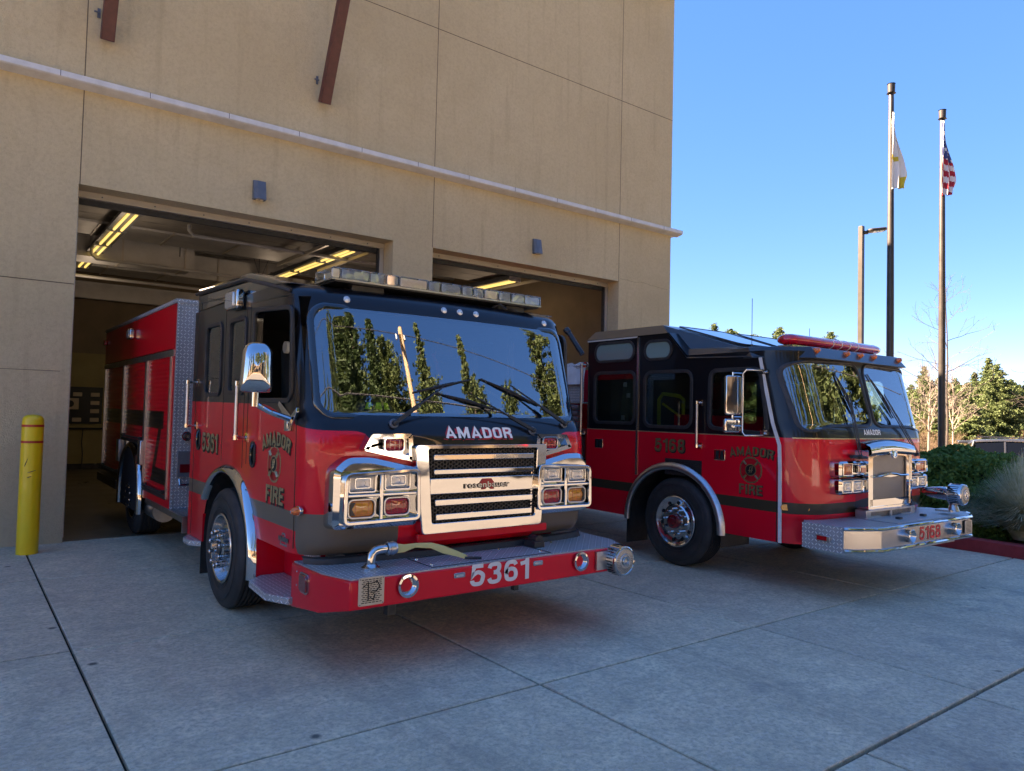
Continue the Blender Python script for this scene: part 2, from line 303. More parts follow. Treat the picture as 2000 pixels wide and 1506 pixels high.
def finish(me, name, parent=None, smooth=True, ang=35, bev=0.0, bseg=2, recalc=True, uvs=True, kind=None, label=None, loc=None):
    bm = bmesh.new(); bm.from_mesh(me)
    if recalc: bmesh.ops.recalc_face_normals(bm, faces=bm.faces)
    if uvs:
        lay = bm.loops.layers.uv.verify()
        for f in bm.faces:
            n = f.normal; ax = max(range(3), key=lambda i: abs(n[i]))
            for l in f.loops:
                c = l.vert.co; l[lay].uv = ((c.y, c.z), (c.x, c.z), (c.x, c.y))[ax]
    if smooth:
        for f in bm.faces: f.smooth = True
        for e in bm.edges:
            e.smooth = len(e.link_faces) == 2 and e.calc_face_angle(0) < R(ang)
    bm.to_mesh(me); bm.free()
    o = bpy.data.objects.new(name, me); COL.objects.link(o)
    if parent is not None:
        o.parent = parent
        if parent.name in OFF: o.location = OFF[parent.name]
    if loc is not None: o.location = loc
    if kind: o['kind'] = kind
    if label: o['label'] = label
    if bev:
        b = o.modifiers.new('bevel', 'BEVEL'); b.width = bev; b.segments = bseg; b.limit_method = 'ANGLE'; b.angle_limit = R(40)
        if hasattr(b, 'harden_normals'): b.harden_normals = False
    return o
OFF = {}
def empty(name, loc, rz=0.0, label=None, cat=None, group=None, off=None):
    o = bpy.data.objects.new(name, None); COL.objects.link(o); o.location = loc; o.rotation_euler = (0,0,rz); o.empty_display_size = .3
    OFF[o.name] = tuple(off) if off is not None else (-loc[0], -loc[1], -loc[2])
    tag(o, label, cat, group); return o
def tag(o, label=None, cat=None, group=None, kind=None):
    if label: o['label'] = label
    if cat: o['category'] = cat
    if group: o['group'] = group
    if kind: o['kind'] = kind
    return o
def copytree(o, parent=None):
    c = o.copy(); COL.objects.link(c)
    if parent is not None: c.parent = parent
    for ch in o.children: copytree(ch, c)
    return c
def rrect(cx, cy, w_, h_, r, n=6):
    "rounded rectangle outline; r number or 4 radii (TR, TL, BL, BR)"
    rs = r if isinstance(r, (list, tuple)) else [r]*4; P = []
    for (sx, sy, a0), q in zip(((1,1,0),(-1,1,90),(-1,-1,180),(1,-1,270)), rs):
        ox, oy = cx+sx*(w_/2-q), cy+sy*(h_/2-q)
        for i in range(n+1):
            t = R(a0+90*i/n); P.append((ox+q*math.cos(t), oy+q*math.sin(t)))
    return P
def rpoly(pts, r, n=4):
    "polygon with rounded corners"
    P = []; k = len(pts)
    for i in range(k):
        p = Vector(pts[i]); a = (Vector(pts[i-1])-p).normalized(); b = (Vector(pts[(i+1)%k])-p).normalized()
        rr = r[i] if isinstance(r, (list, tuple)) else r; c1 = p+a*rr; c2 = p+b*rr
        for j in range(n+1):
            t = j/n; q = c1*(1-t)**2+p*2*t*(1-t)+c2*t*t; P.append((q.x, q.y))
    return P
def inset(pts, d):
    k = len(pts); out = []; A = sum(pts[i][0]*pts[(i+1)%k][1]-pts[(i+1)%k][0]*pts[i][1] for i in range(k)); sg = 1 if A > 0 else -1
    for i in range(k):
        p = Vector(pts[i]); a = p-Vector(pts[i-1]); b = Vector(pts[(i+1)%k])-p
        if a.length < 1e-6: a = b
        if b.length < 1e-6: b = a
        na = Vector((-a.y, a.x)).normalized()*sg; nb = Vector((-b.y, b.x)).normalized()*sg; n_ = (na+nb); 
        n_ = n_.normalized() if n_.length > 1e-6 else na
        q = p+n_*(d/max(.4, n_.dot(na))); out.append((q.x, q.y))
    return out
def carve(o, cutters):
    "exact boolean difference, result applied, cutters removed"
    for c in cutters:
        md = o.modifiers.new('cut', 'BOOLEAN'); md.operation = 'DIFFERENCE'; md.object = c; md.solver = 'EXACT'; md.material_mode = 'TRANSFER'
    dg = bpy.context.evaluated_depsgraph_get(); dg.update()
    me = bpy.data.meshes.new_from_object(o.evaluated_get(dg)); name, par, loc = o.name, o.parent, o.location.copy()
    bpy.data.objects.remove(o)
    for c in cutters: bpy.data.objects.remove(c)
    return finish(me, name, par, recalc=False, loc=loc)
TXT = {}
def _cr(P, n=6, closed=False):
    "Catmull-Rom through points"
    P = [Vector((p[0], p[1])) for p in P]; k = len(P); out = []
    rng = range(k) if closed else range(k-1)
    for i in rng:
        a = P[(i-1)%k] if closed or i > 0 else P[0]; b = P[i]; c = P[(i+1)%k]; d = P[(i+2)%k] if closed or i+2 < k else P[-1]
        for j in range(n):
            t = j/n; out.append(.5*((2*b)+(c-a)*t+(2*a-5*b+4*c-d)*t*t+(3*b-a-3*c+d)*t**3))
    if not closed: out.append(P[-1])
    return [tuple(q) for q in out]
def _glyph(ch, s):
    h = s/2; a = h; b = h; L = .64
    W = {'M':.80,'W':.95,'I':s,'1':.42,'E':.54,'F':.52,'A':.70}.get(ch, L); r = W-a; m_ = W/2
    O = _cr([(m_,1-b),(r-.03,.86),(r,.66),(r,.34),(r-.03,.14),(m_,b),(a+.03,.14),(a,.34),(a,.66),(a+.03,.86)], 5, True)
    G = {'A':[([(a*.8,0),(m_,.93),(W-a*.8,0)],0),([(W*.24,.27),(W*.76,.27)],0)],
     'M':[([(a,0),(a,1)],0),([(r,0),(r,1)],0),([(a,1.0),(m_,.16),(r,1.0)],0)],
     'D':[([(a,b),(a,1-b)]+_cr([(W*.42,1-b),(r-.05,.84),(r,.62),(r,.38),(r-.05,.16),(W*.42,b)]),1)],
     'O':[(O,1)],
     'R':[([(a,0),(a,1)],0),([(a,1-b)]+_cr([(W*.5,1-b),(r-.02,.90-b*.3),(r,.74),(r-.04,.58),(W*.5,.49)])+[(a,.49)],0),([(W*.50,.49),(r-.02,.34),(r,0)],0)],
     'F':[([(a,0),(a,1)],0),([(a,1-b),(W,1-b)],0),([(a,.52),(W*.88,.52)],0)],
     'E':[([(a,0),(a,1)],0),([(a,1-b),(W,1-b)],0),([(a,.51),(W*.92,.51)],0),([(a,b),(W,b)],0)],
     'I':[([(a,0),(a,1)],0)],
     'W':[([(a*.7,1),(W*.28,0),(m_,.9),(W*.72,0),(W-a*.7,1)],0)],
     '1':[([(r,0),(r,1)],0),([(r-.02,1-b*1.3),(r-.12,.80),(.0,.76)],0)],
     '5':[([(r+.02,1-b),(a+.07,1-b),(a+.02,.50)]+_cr([(a+.06,.55),(m_+.03,.63),(r,.50),(r,.30),(r-.08,.13),(m_,b),(a+.07,.12),(a,.22),(a-.01,.28)]),0)],
     '3':[(_cr([(a-.01,.74),(a+.06,.88),(m_,1-b),(r-.05,.88),(r-.02,.72),(r-.10,.57),(m_-.04,.53)]),0),(_cr([(m_-.04,.53),(r-.08,.49),(r,.32),(r-.06,.14),(m_,b),(a+.06,.12),(a-.02,.27)]),0)],
     '6':[(_cr([(r-.0,.76),(r-.07,.88),(m_,1-b),(a+.07,.86),(a,.66),(a,.36),(a+.05,.15),(m_,b),(r-.06,.14),(r,.32),(r-.06,.52),(m_,.59),(a+.08,.53),(a+.0,.38)]),0)],
     '8':[(_cr([(m_,1-b),(r-.06,.88),(r-.03,.73),(r-.10,.58),(m_,.53),(a+.10,.58),(a+.03,.73),(a+.06,.88)],5,True),1),(_cr([(m_,.53),(r-.05,.47),(r,.30),(r-.06,.13),(m_,b),(a+.06,.13),(a,.30),(a+.05,.47)],5,True),1)]}
    return G[ch], W
def _stroke(P, w_, closed):
    k = len(P); L = []; Rr = []
    for i in range(k):
        p = Vector(P[i]); a = (p-Vector(P[i-1])) if (i > 0 or closed) else None; b = (Vector(P[(i+1)%k])-p) if (i < k-1 or closed) else None
        a = a if a is not None and a.length > 1e-6 else b; b = b if b is not None and b.length > 1e-6 else a
        a = a.normalized(); b = b.normalized(); na = Vector((-a.y,a.x)); nb = Vector((-b.y,b.x)); n = na+nb; n = n.normalized() if n.length > 1e-5 else na
        q = n*(w_/2/max(.42, n.dot(na))); L.append(p+q); Rr.append(p-q)
    F = [(i,(i+1)%k,k+(i+1)%k,k+i) for i in range(k if closed else k-1)]
    return [tuple(v) for v in L+Rr], F
def text(s, w_, h_, bold=.0, depth=.004, arc=0.0):
    key = (s, round(bold,3))
    if key not in TXT:
        V = []; F = []
        if all(c in 'AMDORFEIW53618' for c in s):
            st = .185; ext = bold*1.6 if bold > .04 else 0.0; x = 0; lay = 0
            for ch in s:
                G, W = _glyph(ch, st)
                for (P, cl) in G:
                    P = list(P)
                    if ext and not cl:
                        for (i0, i1) in ((0,1),(-1,-2)):
                            d_ = Vector(P[i0])-Vector(P[i1]); d_ = d_.normalized()*ext*.5; P[i0] = (P[i0][0]+d_.x, P[i0][1]+d_.y)
                    v, f = _stroke(P, st+ext, cl); o = len(V); V += [(q[0]+x, q[1], lay*.00018) for q in v]; F += [tuple(i+o for i in ff) for ff in f]; lay = (lay+1) % 4
                x += W+.13
        else:
            cu = bpy.data.curves.new('t', 'FONT'); cu.body = s; cu.size = 1; cu.offset = bold; cu.space_character = 1.06+bold*2
            cu.resolution_u = 4; ob = bpy.data.objects.new('t', cu); COL.objects.link(ob)
            dg = bpy.context.evaluated_depsgraph_get(); dg.update(); me = bpy.data.meshes.new_from_object(ob.evaluated_get(dg))
            V = [tuple(v.co) for v in me.vertices]; F = [tuple(p.vertices) for p in me.polygons]; bpy.data.objects.remove(ob)
        TXT[key] = (V, F)
    V, F = TXT[key]; x0 = min(v[0] for v in V); x1 = max(v[0] for v in V); y0 = min(v[1] for v in V); y1 = max(v[1] for v in V)
    P = []
    for v in V:
        x = ((v[0]-x0)/(x1-x0)-.5)*w_; y = ((v[1]-y0)/(y1-y0)-.5)*h_
        if arc:
            rr = 1/arc; t = x*arc; x, y = (rr+y)*math.sin(t), (rr+y)*math.cos(t)-rr
        P.append((x, y, v[2]))
    return P, F
def put_text(mb, s, c, u, v, w_, h_, bold=.02, off=.002, arc=0.0, fn=None):
    "adds letters to a builder on the plane (c,u,v); fn maps a point onto a curved surface"
    P, F = text(s, w_, h_, bold, arc=arc); c, u, v = Vector(c), Vector(u), Vector(v); n = u.cross(v)
    vs = [c+u*p[0]+v*p[1]+n*(off+p[2]) for p in P]
    if fn: vs = [fn(q) for q in vs]
    mb.add(vs, F); return mb

def boxes(name, mt, parent, L, **k):
    "one object per box"
    for a, b in L: m = MB(); m.box(a, b); m.build(name, mt, parent, smooth=False, **k)
# ================================================================ setting
def interp(x, X, Y):
    if x <= X[0]: return Y[0]
    for i in range(1, len(X)):
        if x <= X[i]:
            t = (x-X[i-1])/(X[i]-X[i-1]); return Y[i-1]+(Y[i]-Y[i-1])*t
    return Y[-1]
def sm(a, b, x): t = max(0, min(1, (x-a)/(b-a))); return t*t*(3-2*t)
def ground_z(x, y):
    "apron level at 0; the car park beyond the hedge lies lower; a bank rises behind the photographer"
    z = -.62*sm(13.5, 19, x) - 2.2*sm(40, 75, x)
    z += 6.0*sm(-17, -40, y)*(1-sm(20, 60, x)*.3)
    return z
FY = 10.33
def build_ground():
    mb = MB(); xs = [-900,-400,-150,-60,-30,-15,-5,0,5,10,12,13.5,14.5,15.5,17,19,22,26,32,40,50,60,75,100,200,500,1200]
    ys = [-1200,-500,-200,-90,-60,-46,-42,-38,-34,-30,-26,-23,-20,-17,-12,-6,-3,0,3,6,10,14,20,30,45,70,120,300,900]
    P = [[(x, y, ground_z(x, y)-.06) for y in ys] for x in xs]; mb.grid(P)
    mb.build('ground', 'dry_ground', kind='structure', recalc=False, uvs=False)
    # apron slabs with real joints (gaps over a dark bed)
    mb = MB(); mb.box((-14, .9, -.30), (10.86, 10.6, -.03)); mb.build('joint_bed', 'joint_dark', kind='structure', smooth=False)
    xs = [-14,-8.0,-5.8,-3.6,-1.5,.71,3.0,5.27,7.56,10.86]; ysl = [(8.31,10.45),(5.83,8.31),(3.58,5.83),(1.93,3.58)]
    mb = MB(); g_ = .0095
    for i in range(len(xs)-1):
        for j, (a, b) in enumerate(ysl):
            mb.box((xs[i]+g_, a+g_, -.10), (xs[i+1]-g_, b-g_, 0))
    mb.build('concrete_apron', 'concrete', kind='structure', bev=.006, bseg=1)
    mb = MB(); xg = [-14,-10,-6,-3.5,-1.4,.9,2.6,3.80,5.14,7.2,9.3,13,18,30]
    for i in range(len(xg)-1):
        a, b = xg[i], xg[i+1]; mb.box((a+g_, 1.30, -.10), (b-g_, 1.915, -.004))
    mb.build('gutter_pavement', 'concrete', kind='structure', bev=.006, bseg=1)
    mb = MB(); mb.grid([[(x, y, ground_z(x, y)-.012) for y in (-16,-12,-8,-2,1.30)] for x in (-60,-14,13,13.5,15,17,19,30,45)]); mb.build('road', 'asphalt', kind='structure', recalc=False)
    mb = MB(); mb.box((-60, -16.6, -.03), (12, -16, .12)); mb.build('far_kerb', 'concrete', kind='structure', smooth=False)
    # car park east of the planting bed
    mb = MB(); mb.grid([[(x, y, ground_z(x, y)-.02) for y in (1.3,5,10,18,40)] for x in (16.2,17,19,24,32,40,45)]); mb.build('car_park', 'asphalt', kind='structure', recalc=False)
    # red kerb
    pts = [(10.90,10.3),(10.93,7.5),(10.93,4.6),(10.80,3.51),(10.68,2.9),(10.55,2.35),(10.50,1.95)]
    mb = MB(); A = []; 
    for i, p in enumerate(pts):
        A.append([(p[0], p[1], -.05), (p[0]+.012, p[1], .155), (p[0]+.03, p[1], .17), (p[0]+.17, p[1], .17), (p[0]+.17, p[1], -.05)])
    mb.grid(A); o = mb.build('kerb', 'kerb_red', kind='structure', recalc=True)
    # planting bed
    mb = MB(); P = []
    for i in range(16):
        x = 10.9+i*.37; P.append([(x if i else 10.95, 1.6+j*.35, .10+.05*math.sin(x*2+j)*math.cos(j*.9) - .6*sm(14.6, 16.4, x)) for j in range(26)])
    mb.grid(P); mb.build('planting_bed', 'mulch', kind='structure', recalc=False)
    # garage floor
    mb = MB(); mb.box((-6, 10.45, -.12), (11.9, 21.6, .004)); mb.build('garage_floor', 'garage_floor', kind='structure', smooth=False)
    # a few leaves and pebbles on the slab
    lv = [((245,1220),.05),((403,1363),.03),((105,1458),.022),((1465,1360),.0),((1735,1372),.0)]
build_ground()
# ================================================================ fire station
D1, D2, DT = (1.105, 5.43), (6.16, 10.49), 4.38; XR = 12.03; HT = 10.9
def build_station():
    st = empty('fire_station', (5.8, FY, 0), label='tan stucco fire station with two tall open bay doors and a pale metal ledge', cat='building')
    T = .42
    mb = MB()   # facade with openings: pieces butt on the groove lines
    mb.box((-16, FY, 0), (D1[0], FY+T, HT)); mb.box((D1[0], FY, DT), (D1[1], FY+T, HT)); mb.box((D1[1], FY, 0), (D2[0], FY+T, HT))
    mb.box((D2[0], FY, DT), (D2[1], FY+T, HT)); mb.box((D2[1], FY, 0), (XR, FY+T, HT))
    vs = mb.v; fs = mb.f
    mb.build('facade_wall', 'stucco', st, smooth=False)
    mb = MB(); mb.box((XR-.42, FY+T, 0), (XR, 34, HT)); mb.box((-16, 33.6, 0), (XR-.42, 34, HT)); mb.box((-16, FY+T, 0), (-15.6, 33.6, HT)); mb.build('side_wall', 'stucco', st, smooth=False)
    mb = MB(); mb.box((-17, FY-.5, HT), (XR+.03, 35, HT+.35)); mb.build('roof', 'fixture_grey', st, smooth=False)
    mb = MB(); mb.box((-16.02, FY+.015, -.06), (D1[0]-.02, FY+.40, 0)); mb.build('base_strip', 'joint_dark', st, smooth=False)
    # expansion grooves, dark shallow reveals standing 1 mm proud of the render coat
    gr = [((1.118, 4.38),(1.118, 5.56)), ((1.118,5.72),(1.118,HT)), ((6.15,4.38),(6.15,5.56)), ((6.15,5.72),(6.15,HT)), ((10.483,4.38),(10.483,5.56)), ((10.483,5.72),(10.483,HT)),
          ((-16,8.05),(XR,8.05)), ((-16,3.14),(1.105,3.14)), ((-16,2.07),(1.0,2.07))]
    for i, (a, b) in enumerate(gr):
        mb = MB(); hw = .0055 if i < 8 else .003
        if a[0] == b[0]: mb.box((a[0]-hw, FY-.0015, a[1]), (a[0]+hw, FY+.01, b[1]))
        else: mb.box((a[0], FY-.0025, a[1]-hw), (b[0], FY+.01, a[1]+hw))
        mb.build('expansion_joint', 'groove', st, smooth=False)
    # hairline cracks
    rnd = random.Random(4)
    for (x0, z0, x1, z1) in ((10.52,4.45,11.95,4.40),):
        p = [(x0+(x1-x0)*i/14, FY-.0005, z0+(z1-z0)*i/14+rnd.uniform(-.02,.02)) for i in range(15)]
        mb = MB(); mb.tube(p, .0018, 4); mb.build('hairline_crack', 'groove', st)
    # ledge: face, sloped top, soffit, with seams
    fr = ((-16, 0, 0), (0,1,0), (0,0,1), (1,0,0))
    mb = MB(); mb.prism([(FY+.0,5.55),(FY-.14,5.585),(FY-.16,5.60),(FY-.16,5.665),(FY-.02,5.72),(FY+.0,5.72)], fr, 16+XR+.20); mb.box((XR, FY, 5.56), (XR+.16, 13, 5.70))
    mb.build('ledge', 'ledge_metal', st, smooth=False)
    for i in range(28):
        x = XR-.4-i*.98; mb = MB(); mb.box((x-.004, FY-.1625, 5.598), (x+.004, FY-.155, 5.668)); mb.build('ledge_seam', 'fixture_grey', st, smooth=False)
    # door tracks and frames in the openings
    for (a, b) in (D1, D2):
        f = MB(); f.box((a, FY+.30, DT-.085), (b, FY+.36, DT-.002)); f.box((b-.075, FY+.30, 0), (b-.01, FY+.36, DT-.09)); f.box((a+.002, FY+.36, 0), (a+.05, FY+.42, DT-.09))
        o = f.build('door_track', 'track_metal', st, smooth=False)
        f = MB(); f.box((b-.105, FY+.32, 0), (b-.076, FY+.38, DT-.09)); f.box((a, FY+.362, DT-.16), (b, FY+.40, DT-.087)); f.build('weather_strip', 'black_rubber', st, smooth=False)
        for k in range(7):
            f = MB(); x = a+.3+k*(b-a-.6)/6; f.cyl((x, FY+.296, DT-.045), (x, FY+.30, DT-.045), .011, seg=8); f.build('bolt', 'fixture_grey', o)
        # raised sectional door running back under the ceiling
        f = MB()
        for k in range(5): f.box((a+.1, FY+.9+k*.72, DT+.52), (b-.1, FY+.9+k*.72+.69, DT+.57))
        f.build('raised_door', 'ceiling_deck', st, smooth=False)
        for x in (a+.06, b-.12):
            f = MB(); f.box((x, FY+.5, DT+.30), (x+.05, FY+5.0, DT+.36)); f.build('door_rail', 'track_metal', st, smooth=False)
    # inside
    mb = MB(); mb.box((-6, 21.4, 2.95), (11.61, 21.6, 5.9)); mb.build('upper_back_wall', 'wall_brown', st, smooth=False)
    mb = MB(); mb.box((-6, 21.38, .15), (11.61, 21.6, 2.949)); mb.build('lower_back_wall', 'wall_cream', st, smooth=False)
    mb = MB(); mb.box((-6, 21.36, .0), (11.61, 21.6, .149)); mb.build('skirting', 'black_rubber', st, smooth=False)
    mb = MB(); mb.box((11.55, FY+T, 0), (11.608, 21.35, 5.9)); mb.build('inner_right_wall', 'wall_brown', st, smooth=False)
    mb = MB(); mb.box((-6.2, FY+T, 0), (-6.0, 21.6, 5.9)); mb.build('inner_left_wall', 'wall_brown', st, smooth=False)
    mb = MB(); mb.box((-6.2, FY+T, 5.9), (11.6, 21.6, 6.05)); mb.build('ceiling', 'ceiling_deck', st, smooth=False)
    for k in range(8):
        mb = MB(); y = 11.6+k*1.3; mb.box((-6, y, 5.55), (11.55, y+.10, 5.62)); mb.box((-6, y+.03, 5.62), (11.55, y+.07, 5.9)); mb.build('roof_joist', 'duct_metal', st, smooth=False)
    for (z0, y) in ((4.30, 20.9),):
        mb = MB(); mb.box((-6, y, z0), (11.5, y+.14, z0+.02)); mb.box((-6, y+.06, z0+.02), (11.5, y+.08, z0+.40)); mb.box((-6, y, z0+.40), (11.5, y+.14, z0+.42)); mb.build('wall_beam', 'duct_metal', st, smooth=False)
    mb = MB(); mb.tube([(9.75, 18, 0), (9.75, 18, 5.5)], .06, 12); mb.build('red_pipe', 'red_pipe', st)
build_station()
def duct(x0, x1, y0, y1, z0, z1, label, step=1.2):
    o = empty('air_duct', ((x0+x1)/2, (y0+y1)/2, z0), label=label, cat='duct', group='ducts under the bay ceiling')
    mb = MB(); mb.box((x0,y0,z0),(x1,y1,z1)); mb.build('duct_body', 'duct_metal', o, smooth=False)
    n = int((x1-x0)/step)
    for i in range(n+1):
        x = x0+i*step; mb = MB(); mb.box((x, y0-.02, z0-.02), (x+.035, y1+.02, z0-.001)); mb.box((x, y0-.02, z0-.001), (x+.035, y0-.001, z1)); mb.build('flange', 'track_metal', o, smooth=False)
    for x in (x0+.3, x1-.3):
        mb = MB(); mb.tube([(x, y0-.03, z1-.5), (x, y0-.03, 5.9)], .008, 6); mb.build('hanger', 'fixture_grey', o)
    return o
duct(-.5, 6.6, 14.6, 15.7, 4.86, 5.5, 'wide square duct nearest the first bay door, hung from the ceiling')
duct(.2, 4.0, 16.7, 17.5, 4.62, 5.35, 'narrower square duct behind the wide duct inside the first bay')
duct(-1, 6.3, 18.6, 19.6, 4.75, 5.3, 'long square duct just in front of the back wall of the first bay')
for (x0, x1, y, z, r_, lb) in ((3.2,7.2,13.8,4.72,.035,'front pale conduit running under the wide duct'),(2.0,6.8,16.2,4.50,.03,'middle pale conduit below the ducts of the first bay'),(-1,6.5,18.1,4.42,.035,'rear pale conduit low in front of the back wall beam')):
    mb = MB(); mb.tube([(x0,y,5.6),(x0,y,z+.08),(x0+.08,y,z),(x1,y,z)], r_, 8); tag(mb.build('conduit', 'duct_metal'), lb, 'pipe', 'conduits under the bay ceiling')
def strip_light(x, y0, y1, z, label):
    o = empty('ceiling_light', (x, y0, z), label=label, cat='light', group='strip lights inside the bays')
    hood = [( -.15,0),(-.13,.09),(-.07,.14),(.07,.14),(.13,.09),(.15,0)]
    mb = MB(); mb.prism(hood, ((x, y0, z), (1,0,0), (0,0,1), (0,1,0)), y1-y0); mb.build('housing', 'fixture_grey', o)
    mb = MB(); mb.prism([(-.165,-.03),(-.15,.12),(-.08,.18),(.08,.18),(.15,.12),(.165,-.03)], ((x, y0-.02, z), (1,0,0), (0,0,1), (0,1,0)), .018); mb.build('end_cap', 'ledge_metal', o)
    n = max(1, int((y1-y0)/1.3)); L = (y1-y0)/n
    for i in range(n):
        for dx in (-.06, .055):
            mb = MB(); mb.tube([(x+dx, y0+.06+i*L, z-.02), (x+dx, y0+(i+1)*L-.09, z-.02)], .022, 8); mb.build('tube', 'tube_light', o)
        mb = MB(); mb.box((x-.14, y0+(i+1)*L-.06, z-.045), (x+.14, y0+(i+1)*L, z-.001)); mb.build('bracket', 'fixture_grey', o, smooth=False)
    for i in range(2):
        ld = bpy.data.lights.new('strip_lamp', 'POINT'); ld.energy = .9; ld.color = (1,.94,.82); ld.shadow_soft_size = .12
        lo = bpy.data.objects.new('strip_lamp', ld); COL.objects.link(lo); lo.parent = o; lo.location = (0, (y1-y0)*(.2+.6*i), -.55)
    for y in (y0+.5, y1-.5):
        mb = MB(); mb.tube([(x, y, z+.14), (x-.25, y, 5.6)], .006, 5); mb.tube([(x, y, z+.14), (x+.25, y, 5.6)], .006, 5); mb.build('cable', 'fixture_grey', o)
strip_light(2.12, 12.7, 18.6, 4.70, 'long lit strip light hanging at the left side of the first bay')
strip_light(6.02, 13.1, 19.0, 4.78, 'long lit strip light hanging above the roof of the front engine')
strip_light(10.05, 13.2, 15.6, 4.72, 'short lit strip light hanging inside the second bay')
# control board with round dial on the back wall
def board():
    o = empty('tool_board', (2.5, 21.37, 1.1), label='black wall board with tan tags and a dial plate on the cream back wall', cat='board')
    mb = MB(); mb.box((1.5, 21.33, 1.16), (3.03, 21.375, 2.09)); mb.build('backboard', 'black_plastic', o, smooth=False)
    mb = MB(); mb.box((2.12, 21.30, 1.52), (2.50, 21.329, 1.80)); p = mb.build('dial_plate', 'plate_tan', o, smooth=False)
    mb = MB(); mb.cyl((2.31, 21.285, 1.66), (2.31, 21.299, 1.66), .085, seg=20); mb.build('dial', 'black_plastic', p)
    for (x, z) in ((2.05,1.90),(2.47,1.90),(2.86,1.90),(2.86,1.69),(2.86,1.48),(2.05,1.26),(2.47,1.26),(2.86,1.26)):
        mb = MB(); mb.box((x-.10, 21.31, z-.05), (x+.10, 21.329, z+.05)); mb.build('tag_plate', 'plate_tan', o, bev=.01)
board()
mb = MB(); mb.tube([(.8,21.33,1.04),(3.3,21.33,1.04)], .022, 8); o = tag(mb.build('wall_pipe', 'black_plastic'), 'thin black pipe running along the back wall below the black board', 'pipe')
mb = MB(); mb.tube([(2.62,21.31,1.04),(2.60,21.30,.7),(2.63,21.30,.4),(2.62,21.28,.02)], .012, 6); tag(mb.build('hanging_cord', 'black_plastic'), 'black cord hanging from the wall pipe to the floor', 'cord')
# awning braces on the facade
for (x, lb) in ((1.33, 'maroon steel brace above the left end of the ledge'), (4.18, 'maroon steel brace between the bays, nearer the middle of the facade'), (7.03+.9, 'maroon steel brace above the second bay door')):
    if x > 7: continue
    o = empty('awning_brace', (x, FY, 6.2), label=lb, cat='brace', group='maroon braces of the upper canopy')
    mb = MB(); d = Vector((0, -.86, 1.98)).normalized(); a = Vector((x, FY-.02, 6.24)); b = a+d*4.2
    L = (b-a).length; x_, y_, z_ = Vector((1,0,0)), d.cross(Vector((1,0,0))), d
    mb.prism([(-.075,-.07),(.075,-.07),(.075,.07),(-.075,.07)], (a-y_*.07, x_, y_, z_), L); mb.build('beam', 'maroon_steel', o, bev=.008)
    mb = MB(); mb.box((x-.11, FY-.012, 6.5), (x-.076, FY-.001, 6.62)); mb.cyl((x-.15, FY-.05, 6.55), (x-.08, FY-.05, 6.55), .012, seg=8); mb.build('bolt_plate', 'fixture_grey', o, smooth=False)
    mb = MB(); mb.box((x-.5, FY-1.6, 8.95), (x+.5, FY-1.48, 9.1)); mb.build('cross_rail', 'fixture_grey', o, smooth=False)
for (x, lb) in ((3.29, 'small dark grey wedge shaped wall lamp above the first bay door'), (8.335, 'small dark grey wedge shaped wall lamp above the second bay door')):
    o = empty('wall_lamp', (x, FY, 4.60), label=lb, cat='lamp', group='wall lamps above the bay doors')
    mb = MB(); a, b = 4.60, 4.87
    V = [(-.085,0,a),(.085,0,a),(.085,0,b),(-.085,0,b),(-.085,-.07,a),(.085,-.10,a),(.085,-.05,b),(-.085,-.035,b),(-.03,-.12,a),(-.03,-.05,b)]
    mb.add([(x+p[0], FY+p[1], p[2]) for p in V], [(0,1,2,3),(4,8,9,7),(8,5,6,9),(0,4,7,3),(1,2,6,5),(3,7,9,6,2),(0,1,5,8,4)]); mb.build('shade', 'fixture_grey', o, smooth=False, bev=.004)
    mb = MB(); mb.box((x-.05, FY-.08, a-.006), (x+.05, FY-.02, a+.001)); mb.build('lens', 'lens_clear', o, smooth=False)
# bollard
def bollard():
    x, y = .715, 9.80; o = empty('bollard', (x, y, 0), label='yellow steel bollard with two red reflective bands beside the bay door', cat='bollard')
    mb = MB(); r_ = .107; prof = [(0, r_), (1.45, r_), (1.50, r_*.96), (1.53, r_*.8), (1.545, r_*.5), (1.55, .001)]
    mb.lathe([(a, r) for a, r in prof], (x, y, 0), (0,0,1), 32); mb.build('post', 'bollard_yellow', o, ang=60)
    for z in (1.425, 1.245): mb = MB(); mb.lathe([(z-.013, r_+.002), (z+.013, r_+.002)], (x, y, 0), (0,0,1), 32); mb.build('reflective_band', 'reflective_red', o)
    for (a, z, l, t) in ((-2.1,1.02,.10,1.2),(-1.55,.92,.09,.35),(-1.75,.86,.05,.4)):
        mb = MB(); p = []
        for i in range(6):
            s = (i/5-.5)*l; p.append((x+(r_+.0006)*math.cos(a+s*math.cos(t)/r_), y+(r_+.0006)*math.sin(a+s*math.cos(t)/r_), z+s*math.sin(t)))
        mb.tube(p, [.001,.004,.005,.004,.003,.001], 4); mb.build('scuff', 'leaf_brown', o)
bollard()
